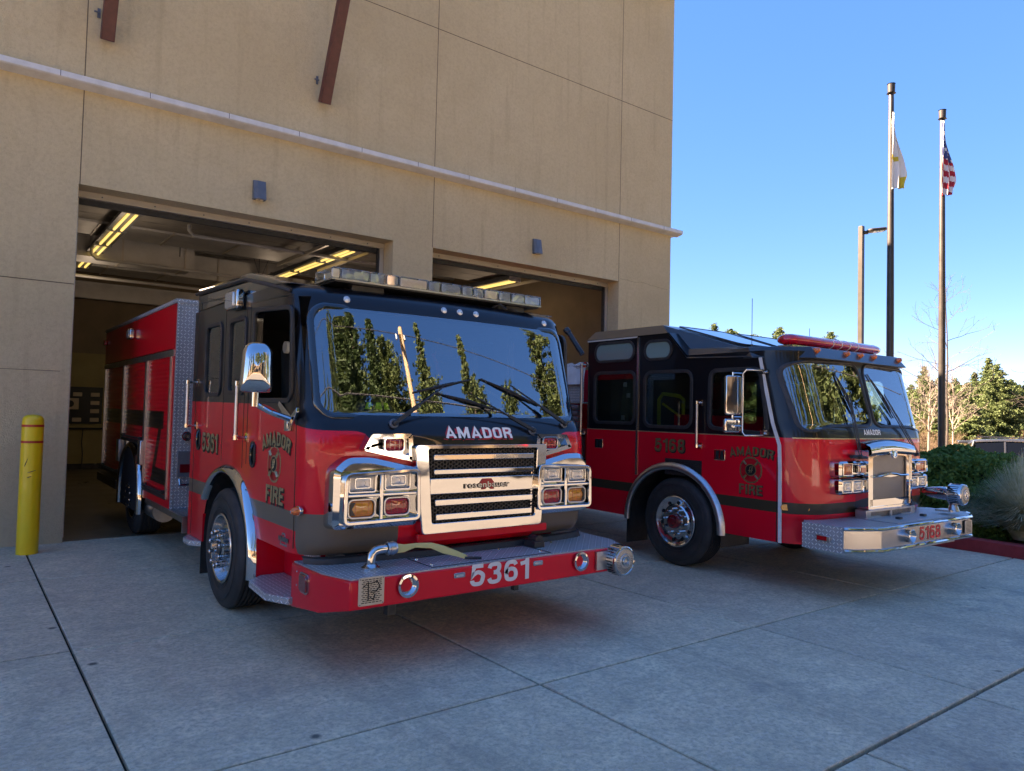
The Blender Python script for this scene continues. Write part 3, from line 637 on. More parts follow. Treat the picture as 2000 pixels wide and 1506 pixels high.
# ================================================================ engine helpers
UL, VL = (0,-1,0), (0,0,1)          # lettering axes on a left flank
def wheel(root, xo, y, z, Rr, rr, sx, style, tag_='wheel'):
    "sx=+1: outer face looks towards -x"
    w = MB(); ax = (sx,0,0); W = .31
    prof = [(.03,rr),(.012,rr+.012),(.0,rr+.06),(-.006,(rr+Rr)/2),(.004,Rr-.045),(.022,Rr-.015),(.04,Rr-.004)]
    n = 6
    for i in range(n):
        a = .045+i*(W-.09)/n; b = a+(W-.09)/n
        prof += [(a,Rr),(b-.016,Rr),(b-.014,Rr-.014),(b-.002,Rr-.014)]
    prof += [(W-.045,Rr),(W-.02,Rr-.015),(W,Rr-.06),(W,rr),(W-.03,rr-.01)]
    w.lathe(prof, (xo,y,z), ax, 56); o = w.build('wheel', 'tyre_rubber', root, ang=28)
    w = MB()
    for rad in (Rr-.075, rr+.045): w.lathe([(-.0045,rad-.003),(-.0085,rad),(-.0045,rad+.003)], (xo,y,z), ax, 56)
    w.build('sidewall_rib', 'black_rubber', o)
    r = MB()
    if style == 1:   # deep dish polished rim with long nut covers
        r.lathe([(.03,rr),(.0,rr+.006),(-.006,rr-.004),(.0,rr-.016),(.03,rr-.022),(.10,rr-.045),(.105,.215),(.06,.20),(.045,.19),(.045,.095),(.0,.09),(-.008,.075),(-.008,.001)], (xo,y,z), ax, 48)
        rim = r.build('rim', 'bright_aluminium', o, ang=40)
        h = MB(); h.lathe([(-.012,.055),(-.02,.05),(-.02,.001)], (xo,y,z), ax, 24); h.build('hub_cap', 'black_plastic', rim)
        for k in range(10):
            t = 2*math.pi*(k+.5)/10; c = Vector((xo, y+math.cos(t)*.143, z+math.sin(t)*.143)); h = MB()
            h.lathe([(.045,.021),(.0,.021),(-.004,.024),(-.014,.024),(-.018,.017),(-.035,.016),(-.038,.020),(-.055,.020),(-.062,.014),(-.062,.001)], c, ax, 10); h.build('lug_nut', 'chrome', rim)
    else:
        r.lathe([(.03,rr),(.0,rr+.006),(-.006,rr-.004),(.002,rr-.018),(.012,rr-.028),(.028,.20),(.02,.185),(.012,.18),(.012,.11),(.0,.105),(.0,.001)], (xo,y,z), ax, 48)
        rim = r.build('rim', 'bright_aluminium', o, ang=40)
        h = MB(); h.lathe([(.0,.085),(-.03,.082),(-.045,.075),(-.05,.05),(-.085,.042),(-.09,.03),(-.09,.001)], (xo,y,z), ax, 24); h.build('hub_cap', 'lens_dark_red', rim)
        for k in range(10):
            t = 2*math.pi*(k+.25)/10
            h = MB(); h.lathe([(.012,.019),(-.02,.019),(-.045,.013),(-.045,.001)], (xo, y+math.cos(t)*.143, z+math.sin(t)*.143), ax, 8); h.build('lug_nut', 'chrome', rim)
            t += math.pi/10; h = MB(); h.lathe([(.0165,.021),(.0165,.001)], (xo, y+math.cos(t)*.216, z+math.sin(t)*.216), ax, 12); h.build('hand_hole_shade', 'dark_void', rim)  # flat dark discs on the rim, painting in the shade of the hand holes
    if sx > 0 or sx < 0:
        d = MB(); d.lathe([(.12,rr-.03),(.12,.001)], (xo,y,z), ax, 24); d.build('brake_drum', 'dark_void', o)
    return o
def arch_path(yc, zc, ry, rz, zb_f, zb_r, n=22):
    P = [(yc-ry, zb_f)]
    for i in range(n+1):
        t = math.pi*(1-i/n); P.append((yc+ry*math.cos(t), zc+rz*math.sin(t)))
    P.append((yc+ry, zb_r)); return P
def fender(root, x0, P, sx, yc, zc, mat_='chrome', lip=.06, wd=.075, name='fender'):
    "polished lip swept along the arch; sx=-1 bulges to -x"
    rows = []
    for i, p in enumerate(P):
        a = Vector(P[max(i-1,0)]); b = Vector(P[min(i+1,len(P)-1)]); t = (b-a).normalized(); nn = Vector((-t.y, t.x))
        if nn.dot(Vector(p)-Vector((yc,zc-.2))) < 0: nn = -nn
        row = []
        for (o_, q) in ((wd*.62,0),(wd*.55,lip*.35),(wd*.25,lip*.82),(0,lip),(-wd*.25,lip*.9),(-wd*.36,lip*.5),(-wd*.38,-.0)):
            row.append((x0+sx*q, p[0]+nn.x*o_, p[1]+nn.y*o_))
        rows.append(row)
    mb = MB(); mb.grid(rows); return mb.build(name, mat_, root, ang=70)
def grab_rail(root, x, y, z0, z1, sx, st=.09, r=.017):
    o = MB(); o.tube([(x+sx*st,y,z0-.01),(x+sx*st,y,z1+.01)], r, 12); h = o.build('grab_rail', 'brushed_metal', root)
    for z in (z0, z1):
        m = MB(); m.lathe([(0,.024),(.006,.024),(.010,.011),(st*.5,.010),(st-.02,.014),(st-.012,.018),(st,.018)], (x,y,z), (sx,0,0), 12); m.cyl((x+sx*st,y,z-.018),(x+sx*st,y,z+.018), r+.004, seg=12); m.box((x-sx*.001,y-.028,z-.034),(x+sx*.008,y+.028,z+.034)); m.build('stanchion', 'chrome', h)
    return h
def gasket_window(root, x, pts, sx, wd=.028, th=.012, glass='side_glass', name='side_window', gmat='black_rubber'):
    "pts outline in (y,z) on a flank at x"
    fr = ((x+sx*(-.012), 0, 0), (0,1,0), (0,0,1), (sx,0,0))
    g = MB(); g.prism(pts, fr, .006); o = g.build(name, glass, root, smooth=False)
    k = MB(); k.ring(inset(pts, -wd), inset(pts, .008), ((x-sx*.02,0,0),(0,1,0),(0,0,1),(sx,0,0)), .02+th); k.build('gasket', gmat, o, ang=50, bev=.004)
    return o
def letters(root, s, c, u, v, w_, h_, mt, back=None, bold=.02, arc=0.0, fn=None, name='lettering', sh=(.006,-.006), grow=.025):
    if arc:
        mb = MB(); put_text(mb, s, c, u, v, w_, h_, bold, .004, arc, fn)
    else:
        mb = MB(); put_text(mb, s, c, u, v, w_, h_, bold, .004, 0, fn)
    o = mb.build(name, mt, root, smooth=False, recalc=False)
    if back:
        mb = MB(); cc = Vector(c)+Vector(u)*sh[0]+Vector(v)*sh[1]
        put_text(mb, s, cc, u, v, w_*1.03+.004, h_*1.08+.004, bold+grow, .002, arc, fn); mb.build('letter_outline', back, o, smooth=False, recalc=False)
    return o
def cross_outline(r=.12, n=5):
    "four flared arms with scalloped gaps"
    P = []
    for k in range(4):
        a = math.pi/2*k
        arm = [(.30*r, .33*r), (.62*r, .62*r), (.78*r, .66*r), (.97*r, .36*r), (1.02*r, 0), (.97*r, -.36*r), (.78*r, -.66*r), (.62*r, -.62*r), (.30*r,-.33*r)]
        for (x, y) in reversed(arm): P.append((x*math.cos(a)-y*math.sin(a), x*math.sin(a)+y*math.cos(a)))
    return P
def emblem(root, c, u, v, rw, rh, outer, inner, disc):
    c, u, v = Vector(c), Vector(u).normalized(), Vector(v).normalized(); n = u.cross(v)
    def sc(P, k): return [(p[0]*k*rw, p[1]*k*rh) for p in P]
    X = cross_outline(1.0)
    m = MB(); m.prism(sc(X, 1.0), (c, u, v, n), .002); o = m.build('crest', outer, root, smooth=False)
    m = MB(); m.prism(sc(X, .88), (c+n*.002, u, v, n), .0015); m.build('crest_field', inner, o, smooth=False)
    C = [(math.cos(t)*.50, math.sin(t)*.46) for t in [2*math.pi*i/28 for i in range(28)]]
    m = MB(); m.prism(sc(C, 1.0), (c+n*.0035, u, v, n), .0015); m.build('crest_ring', outer, o, smooth=False)
    m = MB(); m.prism(sc(C, .84), (c+n*.005, u, v, n), .0015); m.build('crest_disc', disc, o, smooth=False)
    # small figure marks inside the disc and crossed tools
    m = MB()
    for (a, b, w_) in (((-.12,-.25),(-.05,.25),.05),((.05,-.2),(.16,.22),.06),((-.2,-.05),(.22,.0),.05),((-.05,.2),(.2,.28),.05)):
        p0, p1 = c+u*a[0]*rw+v*a[1]*rh+n*.0065, c+u*b[0]*rw+v*b[1]*rh+n*.0065; m.tube([p0, p1], w_*rw*.55, 4)
    m.build('crest_figure', outer, o)
    m = MB()
    for sx_ in (-1, 1):
        for (a, b) in ((.56,.93),(-.93,-.56)):
            p0, p1 = c+(u*rw*a*sx_+v*rh*a)*.72+n*.004, c+(u*rw*b*sx_+v*rh*b)*.72+n*.004; m.tube([p0, p1], .012, 4)
    m.build('crossed_tools', outer, o)
    return o
def lamp_cell(root, c, w_, h_, lens, depth=.04, name='lamp', bez='chrome', round_=.02, arrow=False):
    "front-facing lamp: bezel ring, dish, lens; c = centre of the lens face"
    x, y, z = c; fr = ((x, y+.012, z), (1,0,0), (0,0,1), (0,-1,0))
    O = rrect(0,0,w_+.022,h_+.022,round_+.008,5); I = rrect(0,0,w_-.004,h_-.004,round_,5)
    m = MB(); m.ring(O, I, fr, .018); o = m.build(name, bez, root, bev=.003)
    m = MB(); m.prism(rrect(0,0,w_+.018,h_+.018,round_+.006,5), ((x, y+.03, z), (1,0,0), (0,0,1), (0,-1,0)), .017); m.build('housing', 'black_plastic', o)
    # domed lens
    P = rrect(0,0,w_-.006,h_-.006,round_,5); k = len(P); m = MB(); vs = []; L = 4
    for j in range(L+1):
        s = math.cos(j/L*math.pi/2*.92) if j else 1.0
        for p in P: vs.append((x+p[0]*s, y+.010-.016*math.sin(j/L*math.pi/2), z+p[1]*s))
    fs = [(j*k+i, j*k+(i+1)%k, (j+1)*k+(i+1)%k, (j+1)*k+i) for j in range(L) for i in range(k)]; fs.append(tuple(L*k+i for i in range(k)))
    m.add(vs, fs); ln = m.build('lens', lens, o, ang=60)
    if arrow:
        m = MB(); m.prism([(-w_*.46,-h_*.38),(-w_*.26,-h_*.38),(-w_*.40,0),(-w_*.26,h_*.38),(-w_*.46,h_*.38)], ((x, y-.002, z), (arrow,0,0), (0,0,1), (0,-1,0)), .007); m.build('lens_mask', 'black_plastic', o, smooth=False)
    if lens != 'lens_clear':
        m = MB()
        for i in range(1, 4):
            xx = x-w_/2+w_*i/4; m.box((xx-.0015, y-.0065, z-h_*.36), (xx+.0015, y-.003, z+h_*.36))
        m.box((x-w_*.40, y-.0065, z-.0015), (x+w_*.40, y-.003, z+.0015)); m.build('lens_rib', 'lens_dark_red' if 'red' in lens else 'lens_orange', o, smooth=False)
    else:
        m = MB(); m.lathe([(0,.0),(0.0,.014),(.012,.020)], (x, y+.004, z), (0,-1,0), 12)
        m.ring(rrect(0,0,w_*.62,h_*.62,.012,3), rrect(0,0,w_*.56,h_*.52,.010,3), ((x, y-.003, z), (1,0,0), (0,0,1), (0,-1,0)), .006); m.build('bulb_shield', 'bright_aluminium', o)
    return o
def wiper(root, piv, elbow, tips, base_r=.035, twin=False, nrm=Vector((0,-1,.25))):
    n = nrm.normalized(); P, E = Vector(piv), Vector(elbow)
    m = MB(); m.lathe([(0,base_r),(.014,base_r),(.02,base_r*.8),(.02,.001)], P, n, 20); o = m.build('wiper', 'fixture_grey', root)
    p = P+n*.03; e = E+n*.045
    m = MB(); m.lathe([(0,.02),(.03,.02),(.038,.012),(.038,.001)], P+n*.012, n, 12)
    if twin:
        s = (e-p).cross(n).normalized()*.016
        m.tube([p+s, e+s], .0055, 6); m.tube([p-s, e-s], .0055, 6); m.tube([p+s*2.4, p+s*2.4+(e-p)*.5, e+s*1.3], .004, 6)
    else:
        s = (e-p).normalized(); t = s.cross(n).normalized()
        m.prism([(-.016,-.007),(.016,-.007),(.013,.008),(-.013,.008)], (p-s*.01, t, n, s), (e-p).length*.45); m.tube([p+(e-p)*.42, e], [.009,.006], 8)
    m.build('wiper_arm', 'black_plastic', o)
    a, b = Vector(tips[0]), Vector(tips[1]); m = MB(); m.tube([a+n*.012, b+n*.012], .0065, 6)
    mid = (a+b)/2; m.tube([a+(b-a)*.12+n*.018, mid+n*.04, a+(b-a)*.88+n*.018], .0065, 6); m.tube([a+(b-a)*.33+n*.02, mid+n*.036, a+(b-a)*.67+n*.02], .011, 6); m.build('wiper_blade', 'black_rubber', o)
    return o
def horn(root, c, r, d=(0,-1,0), name='air_horn', rim_r=.012):
    m = MB(); L = .12
    m.lathe([(-.10,.001),(-.10,r*.30),(-.05,r*.38),(-.015,r*.62),(.0,r*.88),(.006,r),(.012,r),(.014,r*.96),(.012,r+.012),(.0,r+.014),(-.004,r+.012)], c, d, 36); return m.build(name, 'chrome', root, ang=60)
def siren(root, c, r, d=(0,-1,0), L=.13, tail=None):
    "round chrome siren head with louvred rim and pierced dished face"
    m = MB(); m.lathe([(-L,.001),(-L,r*.9),(-L+.01,r),(-.02,r),(.0,r*.97),(.004,r*.9),(-.002,r*.84)], c, d, 48); o = m.build('siren', 'chrome', root, ang=40)
    m = MB(); m.lathe([(-.002,r*.85),(.006,r*.80),(.008,r*.5),(.014,r*.46),(.014,r*.40),(.008,r*.37),(.010,.001)], c, d, 48); m.build('siren_face', 'brushed_metal', o, ang=40)
    m = MB(); x, y, z_ = aim(d)
    for ring_, cnt in ((.76,40),(.68,36),(.60,30),(.53,26)):
        for k in range(cnt):
            t = 2*math.pi*k/cnt; p = Vector(c)+(x*math.cos(t)+y*math.sin(t))*r*ring_+z_*.0085; m.cyl(p, p+z_*.0015, .0028, seg=5)
    m.build('pierced_hole', 'dark_void', o, kind='stuff')
    m = MB()
    for k in range(30):
        if k % 10 == 0: continue
        t = 2*math.pi*k/30; q = x*math.cos(t)+y*math.sin(t); s = x*-math.sin(t)+y*math.cos(t)
        m.prism([(-.0035,-L*.30),(.0035,-L*.30),(.0035,L*.30),(-.0035,L*.30)], (Vector(c)+q*(r-.001)-z_*L*.5, s, z_, q), .003)
    m.build('louvre', 'dark_void', o, kind='stuff')
    m = MB(); m.lathe([(.0145,r*.30),(.018,r*.28),(.018,r*.20),(.0145,r*.18)], c, d, 24); m.tube([Vector(c)+z_*.018+x*.0-Vector((0,0,r*.12)), Vector(c)+z_*.018+Vector((r*.22,0,-r*.30))], .005, 6); m.build('siren_badge', 'chrome', o)
    if tail:
        m = MB(); rr_ = r*.62; m.lathe([(-L+.002,rr_)]+[(-L-tail*s, rr_*math.sqrt(max(0,1-s**2.2))) for s in (.2,.4,.6,.75,.88,.96,1.0)], c, d, 32); m.build('siren_motor', 'chrome', o, ang=70)
        m = MB(); cc = Vector(c)-Vector(d)*(L*.75); m.cyl(cc-Vector((0,0,r*.95)), cc-Vector((0,0,r+.07)), .035, .06, seg=16); m.box((cc.x-.12, cc.y-.02, c[2]-r-.075), (cc.x+.06, cc.y+.14, c[2]-r-.055)); m.build('siren_stand', 'brushed_metal', o)
    return o
def helmet(parent, c):
    pass
# ================================================================ engine one (5361)
XC, W1, RC1, BOW = 3.155, 1.28, .25, .09
ZZ = [.70,.74,.80,1.40,1.50,1.60,1.66,2.42,2.52,2.58,2.61]; YY = [4.68,4.625,4.60,4.575,4.58,4.63,4.70,4.92,4.96,5.03,5.13]
def F1(x, z):
    y = interp(z, ZZ, YY); a = abs(x-XC); c = W1-RC1
    if a <= c: return y+BOW*(a/W1)**2
    t = min(a-c, RC1*.9995); return y+BOW*(c/W1)**2+RC1-(RC1*RC1-t*t)**.5
def on1(x, z, off=0.0): return Vector((x, F1(x, z)-off, z))
def fn1(p): return Vector((p.x, F1(p.x, p.z)-(4.60-p.y), p.z))
XL = XC-W1; XRr = XC+W1
def engine_one():
    root = empty('fire_engine', (XC, 6.4, 0), label='nearer fire engine numbered 5361 with one wide windshield and a clear light bar', cat='fire engine')
    # ---- cab body
    zs = [.70,.72,.76,.80,.9,1.0,1.1,1.2,1.3,1.4,1.46,1.5,1.54,1.58,1.62,1.66,1.72,1.8,1.9,2.0,2.1,2.2,2.3,2.4,2.46,2.52,2.56,2.59,2.61]
    yr = 7.68; rows = []
    for z in zs:
        y0 = interp(z, ZZ, YY)+BOW*((W1-RC1)/W1)**2; P = [(XL, yr), (XL, 6.6), (XL, 5.9), (XL, 5.4), (XL, y0+RC1+.02)]
        for i in range(10):
            t = math.pi/2*i/10; P.append((XL+RC1-RC1*math.cos(t), y0+RC1-RC1*math.sin(t)))
        n = 24
        for i in range(n+1):
            x = XL+RC1+(2*(W1-RC1))*i/n; P.append((x, F1(x, z)))
        P += [(2*XC-p[0], p[1]) for p in reversed(P[:15])]
        rows.append([(p[0], p[1], z) for p in P])
    m = MB(); k = len(rows[0])
    for r in rows: m.v += r
    m.f = [(i*k+j, i*k+(j+1)%k, (i+1)*k+(j+1)%k, (i+1)*k+j) for i in range(len(rows)-1) for j in range(k)]
    m.f += [tuple(range(k-1,-1,-1)), tuple(range((len(rows)-1)*k, len(rows)*k))]; m.mi = [0]*len(m.f)
    body = m.build('cab_body', 'engine_paint_one', root)
    cuts = []
    def cutter(mb, mt='dark_void'): o = mb.build('c', mt, root, smooth=False, uvs=False); cuts.append(o)
    fx = lambda x: ((x,0,0),(0,1,0),(0,0,1),(1,0,0))
    c = MB(); c.prism([(4.86,1.22),(4.86,1.60),(5.04,2.50),(7.6,2.50),(7.6,1.22)], fx(XL+.06), 2*W1-.12); cutter(c)
    AP = arch_path(6.40,.50,.735,.66,.2,.2)
    for x in (XL-.2, XRr-.50): c = MB(); c.prism(AP, fx(x), .70); cutter(c)
    WS = rrect(XC, 2.045, 2.33, .775, (.12,.12,.10,.10), 7)
    c = MB(); c.prism(WS, ((0,4.3,0),(1,0,0),(0,0,1),(0,1,0)), 1.0); cutter(c, 'black_gloss')
    FW = rpoly([(5.02,1.76),(5.84,1.76),(5.84,2.45),(5.06,2.40)], .07); MW = rrect(6.28,2.12,.42,.60,.05); RW = rrect(6.99,2.12,.48,.62,.07)
    for P in (FW, MW, RW):
        for x in (XL-.2, XRr-.2): c = MB(); c.prism(P, fx(x), .4); cutter(c, 'black_gloss')
    body = carve(body, cuts)
    # raised rear roof
    m = MB(); m.prism([(5.16,2.60),(5.42,2.655),(6.08,2.80),(7.66,2.86),(7.66,2.60)], fx(XL+.012), 2*W1-.024); m.build('raised_roof', 'black_gloss', root, bev=.035, bseg=3)
    m = MB(); m.tube([(XL-.004,7.66,2.795),(XL-.004,6.12,2.745),(XL-.004,5.6,2.64),(XL+.0,5.25,2.565),(XL+.03,5.17,2.54)], .016, 6); m.build('drip_rail', 'black_rubber', root)
    for x in (XC-.55, XC, XC+.55): m = MB(); m.box((x-.012,5.5,2.66),(x+.012,5.51,2.67))
    # panel seams as fine dark beads
    def seam(P, r=.0035): m = MB(); m.tube(P, r, 5); m.build('door_seam', 'letter_black', root)
    XS = XL-.0005
    seam([(XS,4.88,.74),(XS,4.89,1.5),(XS,4.99,2.2),(XS,5.03,2.50),(XS,5.95,2.53),(XS,5.95,1.24)])
    seam([(XS,6.63,1.22),(XS,6.63,2.66),(XS,7.55,2.70),(XS,7.55,.46)]); seam([(XS,6.05,1.20),(XS,6.05,2.55)])
    # skirts below the cab
    boxes('skirt_panel', 'red_paint', root, [((XL,7.145,.44),(XL+.05,7.68,.70)), ((XRr-.05,7.145,.44),(XRr,7.68,.70)), ((XL+.22,4.92,.40),(XL+.25,5.66,.70)), ((XRr-.25,4.92,.40),(XRr-.22,5.66,.70)), ((XL+.0,5.625,.40),(XL+.22,5.66,.70)), ((XRr-.22,5.625,.40),(XRr,5.66,.70))])
    m = MB(); m.box((XL+.214,4.93,.44),(XL+.22,5.22,.68)); m.build('kick_plate', 'diamond_plate', root, smooth=False)
    for sx, X in ((1, XL), (-1, XRr)):
        q = [(X+sx*.25,5.64),(X+sx*.05,5.64),(X-sx*.09,5.50),(X-sx*.12,5.06),(X-sx*.03,4.86),(X+sx*.25,4.86)]
        m = MB(); m.prism(q, ((0,0,.365),(1,0,0),(0,1,0),(0,0,1)), .05); m.build('front_step', 'diamond_plate', root, bev=.006)
        q = [(X+sx*.25,7.66),(X+sx*.02,7.66),(X-sx*.08,7.50),(X-sx*.08,7.30),(X+sx*.02,7.17),(X+sx*.25,7.17)]
        m = MB(); m.prism(q, ((0,0,.385),(1,0,0),(0,1,0),(0,0,1)), .05); m.build('rear_step', 'diamond_plate', root, bev=.006)
    # fenders, wheels, flaps
    PF = arch_path(6.40,.50,.735,.66,.38,.60)
    fender(root, XL, PF[:20], -1, 6.40, .50); fender(root, XRr, PF[:20], 1, 6.40, .50)
    m = MB(); m.grid([[(x, p[0], p[1]) for x in (XL+.01, XL+.5)] for p in arch_path(6.40,.50,.725,.65,.3,.3)]); m.build('wheel_well', 'black_rubber', root)
    wheel(root, XL-.035, 6.42, .50, .50, .285, 1, 1); wheel(root, XRr+.035, 6.42, .50, .50, .285, -1, 1)
    boxes('mud_flap', 'black_rubber', root, [((XL+.0,7.17,.14),(XL+.36,7.18,.50)), ((XRr-.36,7.17,.14),(XRr,7.18,.50))])
    m = MB(); m.box((XC-.45,4.9,.45),(XC-.35,13,.68)); m.box((XC+.35,4.9,.45),(XC+.45,13,.68)); m.box((XC-1.0,6.35,.42),(XC+1.0,6.49,.56)); m.box((XC-1,10.6,.42),(XC+1,10.78,.6)); m.box((XC-.3,5.0,.42),(XC+.3,7.4,1.2)); m.build('chassis', 'black_rubber', root, smooth=False)
    # ---- windshield
    m = MB(); cx, cz = XC, 2.045; k = len(WS); L = 9; vs = []
    for j in range(L):
        s = 1-j/L; vs += [on1(cx+(p[0]-cx)*s, cz+(p[1]-cz)*s, .002) for p in WS]
    vs.append(on1(cx, cz, .002)); fs = [(j*k+i, j*k+(i+1)%k, (j+1)*k+(i+1)%k, (j+1)*k+i) for j in range(L-1) for i in range(k)]+[((L-1)*k+i, (L-1)*k+(i+1)%k, L*k) for i in range(k)]
    m = MB()
    # regular grid clipped by the outline gives a cleaner reflection than a fan
    nx, nz = 46, 16
    def hw(z):   # half width of the outline at height z
        t = 0
        h0, h1 = 2.045-.3875, 2.045+.3875
        d = min(z-h0, h1-z); r = .12
        if d >= r: return 1.165
        d = max(d, 0); return 1.165-r+math.sqrt(max(0, r*r-(r-d)**2))
    zr = [2.045-.3875+.775*(.5-.5*math.cos(math.pi*j/nz)) for j in range(nz+1)]
    m.grid([[on1(XC+hw(z)*(-1+2*i/nx), z, .001) for i in range(nx+1)] for z in zr]); ws = m.build('windshield', 'windshield_glass', root, ang=80, recalc=False)
    rows = []
    for (d, off) in ((-.030,.001),(-.024,.012),(-.006,.016),(.014,.010),(.018,-.02)):
        rows.append([on1(p[0], p[1], off) for p in inset(WS, d)]+[on1(*inset(WS, d)[0], off)])
    m = MB(); m.grid(rows); m.build('gasket', 'black_gloss', ws, ang=80)
    # side windows
    for P, nm in ((MW,'side_window'),(RW,'side_window')):
        gasket_window(root, XL, P, -1); gasket_window(root, XRr, P, 1)
    gasket_window(root, XRr, FW, 1)
    m = MB(); m.ring(inset(FW, -.03), inset(FW, .006), ((XL+.01,0,0),(0,1,0),(0,0,1),(-1,0,0)), .022); m.build('door_window_frame', 'black_rubber', root, bev=.004)
    # header marker lamps
    for x in (2.26,3.07,3.22,3.38,4.15):
        p = on1(x, 2.50, .0); m = MB(); m.lathe([(0,.028),(.006,.026),(.013,.016),(.016,.001)], p, (0,-1,.3), 12); m.build('marker_lamp', 'lens_clear', root)
    # ---- inside the cab
    it = MB(); it.box((XL+.08,4.98,1.225),(XRr-.08,5.22,1.60)); it.prism([(4.90,1.46),(5.35,1.64),(5.35,1.25),(4.95,1.25)], fx(XL+.08), 2*W1-.16); it.build('dashboard', 'black_plastic', root, bev=.02)
    for x in (2.45, 3.85):
        s = MB(); s.box((x-.24,5.62,1.25),(x+.24,6.1,1.50)); s.prism([(5.98,1.45),(6.16,1.45),(6.26,2.22),(6.12,2.22)], fx(x-.23), .46); s.box((x-.13,6.10,2.2),(x+.13,6.24,2.42)); s.build('seat', 'cloth_seat', root, bev=.05, bseg=3)
        s = MB(); s.tube([(x-.20,6.06,2.25),(x-.16,5.94,1.95),(x+.12,5.9,1.5)], .02, 6); s.build('seat_belt', 'belt_maroon', root)
    s = MB(); s.lathe([(0,.05),(-.03,.05)], (XL+.30,6.0,2.20), (-1,0,0), 16); s.lathe([(-.002,.05),(-.004,.001)], (XL+.30,6.0,2.20), (-1,0,0), 16); s.build('belt_anchor', 'letter_white', root)
    s = MB(); s.lathe([(-.012,.225),(0,.237),(.012,.225),(0,.213)], (3.85,5.42,1.74), (0,-.75,.66), 32, closed=True); s.tube([(3.64,5.42,1.74),(4.06,5.42,1.74)], .012, 6); s.tube([(3.85,5.42,1.74),(3.85,5.28,1.55)], .03, 8); s.build('steering_wheel', 'black_plastic', root)
    # ---- nose: headlight clusters, mirrored
    for sg in (-1, 1):
        mx = (lambda x: x) if sg < 0 else (lambda x: 2*XC-x)
        mp = lambda pts: [(mx(a), b) for a, b in pts]
        OUT = rpoly([(2.0,.885),(2.0,1.30),(2.10,1.385),(2.27,1.385),(2.655,1.30),(2.655,.88)], .05); OUT = mp(OUT); IN = inset(OUT, .05)
        k = len(OUT); vs = [(p[0], max(F1(p[0], p[1]), 4.60)+.03, p[1]) for p in OUT]+[(p[0], 4.552+.10*max(0, abs(p[0]-XC)-1.03), p[1]) for p in inset(OUT, .012)]+[(p[0], 4.53+.10*max(0, abs(p[0]-XC)-1.03), p[1]) for p in IN]
        m = MB(); m.add(vs, [(j*k+i, j*k+(i+1)%k, (j+1)*k+(i+1)%k, (j+1)*k+i) for j in range(2) for i in range(k)]+[tuple(2*k+i for i in range(k))])
        hb = m.build('headlight_cluster', 'chrome', root, ang=30)
        A = mp(rpoly([(2.045,.93),(2.055,1.275),(2.615,1.30),(2.63,.935)], .05)); m = MB(); m.ring(A, inset(A, .028), ((0,4.55,0),(1,0,0),(0,0,1),(0,-1,0)), .085)
        cx_ = mx(2.325); m.box((cx_-.014,4.475,.95),(cx_+.014,4.545,1.28)); m.box((mx(2.075),4.48,1.113),(mx(2.60),4.545,1.135)); m.build('bezel', 'chrome', hb, bev=.006)
        for (x, z, ln, ar) in ((2.19,1.205,'lens_clear',0),(2.455,1.215,'lens_clear',0),(2.19,1.035,'lens_amber',1),(2.455,1.037,'lens_red',0)):
            lamp_cell(hb, (mx(x), 4.50, z), .185, .112, ln, name='headlight' if ln == 'lens_clear' else 'signal_lamp', round_=.012 if ln == 'lens_clear' else .032, bez='chrome' if ln == 'lens_clear' else 'brushed_metal', arrow=(-1 if sg < 0 else 1)*-1*ar)
        U = mp(rpoly([(2.21,1.42),(2.27,1.53),(2.585,1.535),(2.60,1.335)], .018)); k = len(U)
        m = MB(); m.ring(U, inset(U, .034), ((0,4.64,0),(1,0,0),(0,0,1),(0,-1,0)), .10); m.prism(inset(U, .03), ((0,4.64,0),(1,0,0),(0,0,1),(0,-1,0)), .055); wl = m.build('warning_light', 'chrome', root, bev=.004)
        lamp_cell(wl, (mx(2.445), 4.545, 1.458), .145, .088, 'lens_red', name='warning_lamp', round_=.024, bez='chrome')
    # grille
    G = rpoly([(2.665,.82),(2.59,1.455),(3.80,1.455),(3.755,.82)], .03)
    I1 = [(2.725,1.215),(2.70,1.425),(3.70,1.425),(3.69,1.215)]; I2 = [(2.74,.885),(2.725,1.10),(3.69,1.10),(3.68,.885)]
    Fg = lambda y: ((0,y,0),(1,0,0),(0,0,1),(0,-1,0))
    m = MB(); m.ring(G, rpoly([(2.745,.895),(2.70,1.428),(3.70,1.428),(3.685,.895)], .02), Fg(4.60), .095); m.prism([(2.715,1.10),(2.72,1.215),(3.70,1.215),(3.695,1.10)], Fg(4.56), .05); gr = m.build('grille', 'chrome', root, bev=.006)
    m = MB(); m.prism([(2.73,.885),(2.70,1.43),(3.71,1.43),(3.70,.885)], Fg(4.575), .02); m.build('grille_back', 'dark_void', gr, smooth=False)
    def hexmesh(z0, z1, name='honeycomb_mesh'):
        m = MB(); r = .0165; dx = r*1.5; dz = r*math.sqrt(3); x = 2.73; c_ = 0
        while x < 3.70:
            z = z0+(dz/2 if c_ % 2 else 0)+.012
            while z < z1-.006:
                O_ = [(x+r*1.0*math.cos(R(60*i)), z+r*math.sin(R(60*i))) for i in range(6)]; I_ = [(x+r*.74*math.cos(R(60*i)), z+r*.74*math.sin(R(60*i))) for i in range(6)]
                m.ring(O_, I_, Fg(4.542), .012); z += dz
            x += dx; c_ += 1
        m.build(name, 'black_plastic', gr, smooth=False)
    hexmesh(1.215, 1.43); hexmesh(.885, 1.10)
    for (a, b, c_, d) in ((2.745,3.665,1.345,1.385),(2.75,3.665,1.243,1.278),(2.765,3.66,1.018,1.062),(2.775,3.655,.915,.958)):
        m = MB(); m.box((a,4.505,c_),(b,4.535,d)); m.build('grille_bar', 'chrome', gr, bev=.004)
    m = MB()
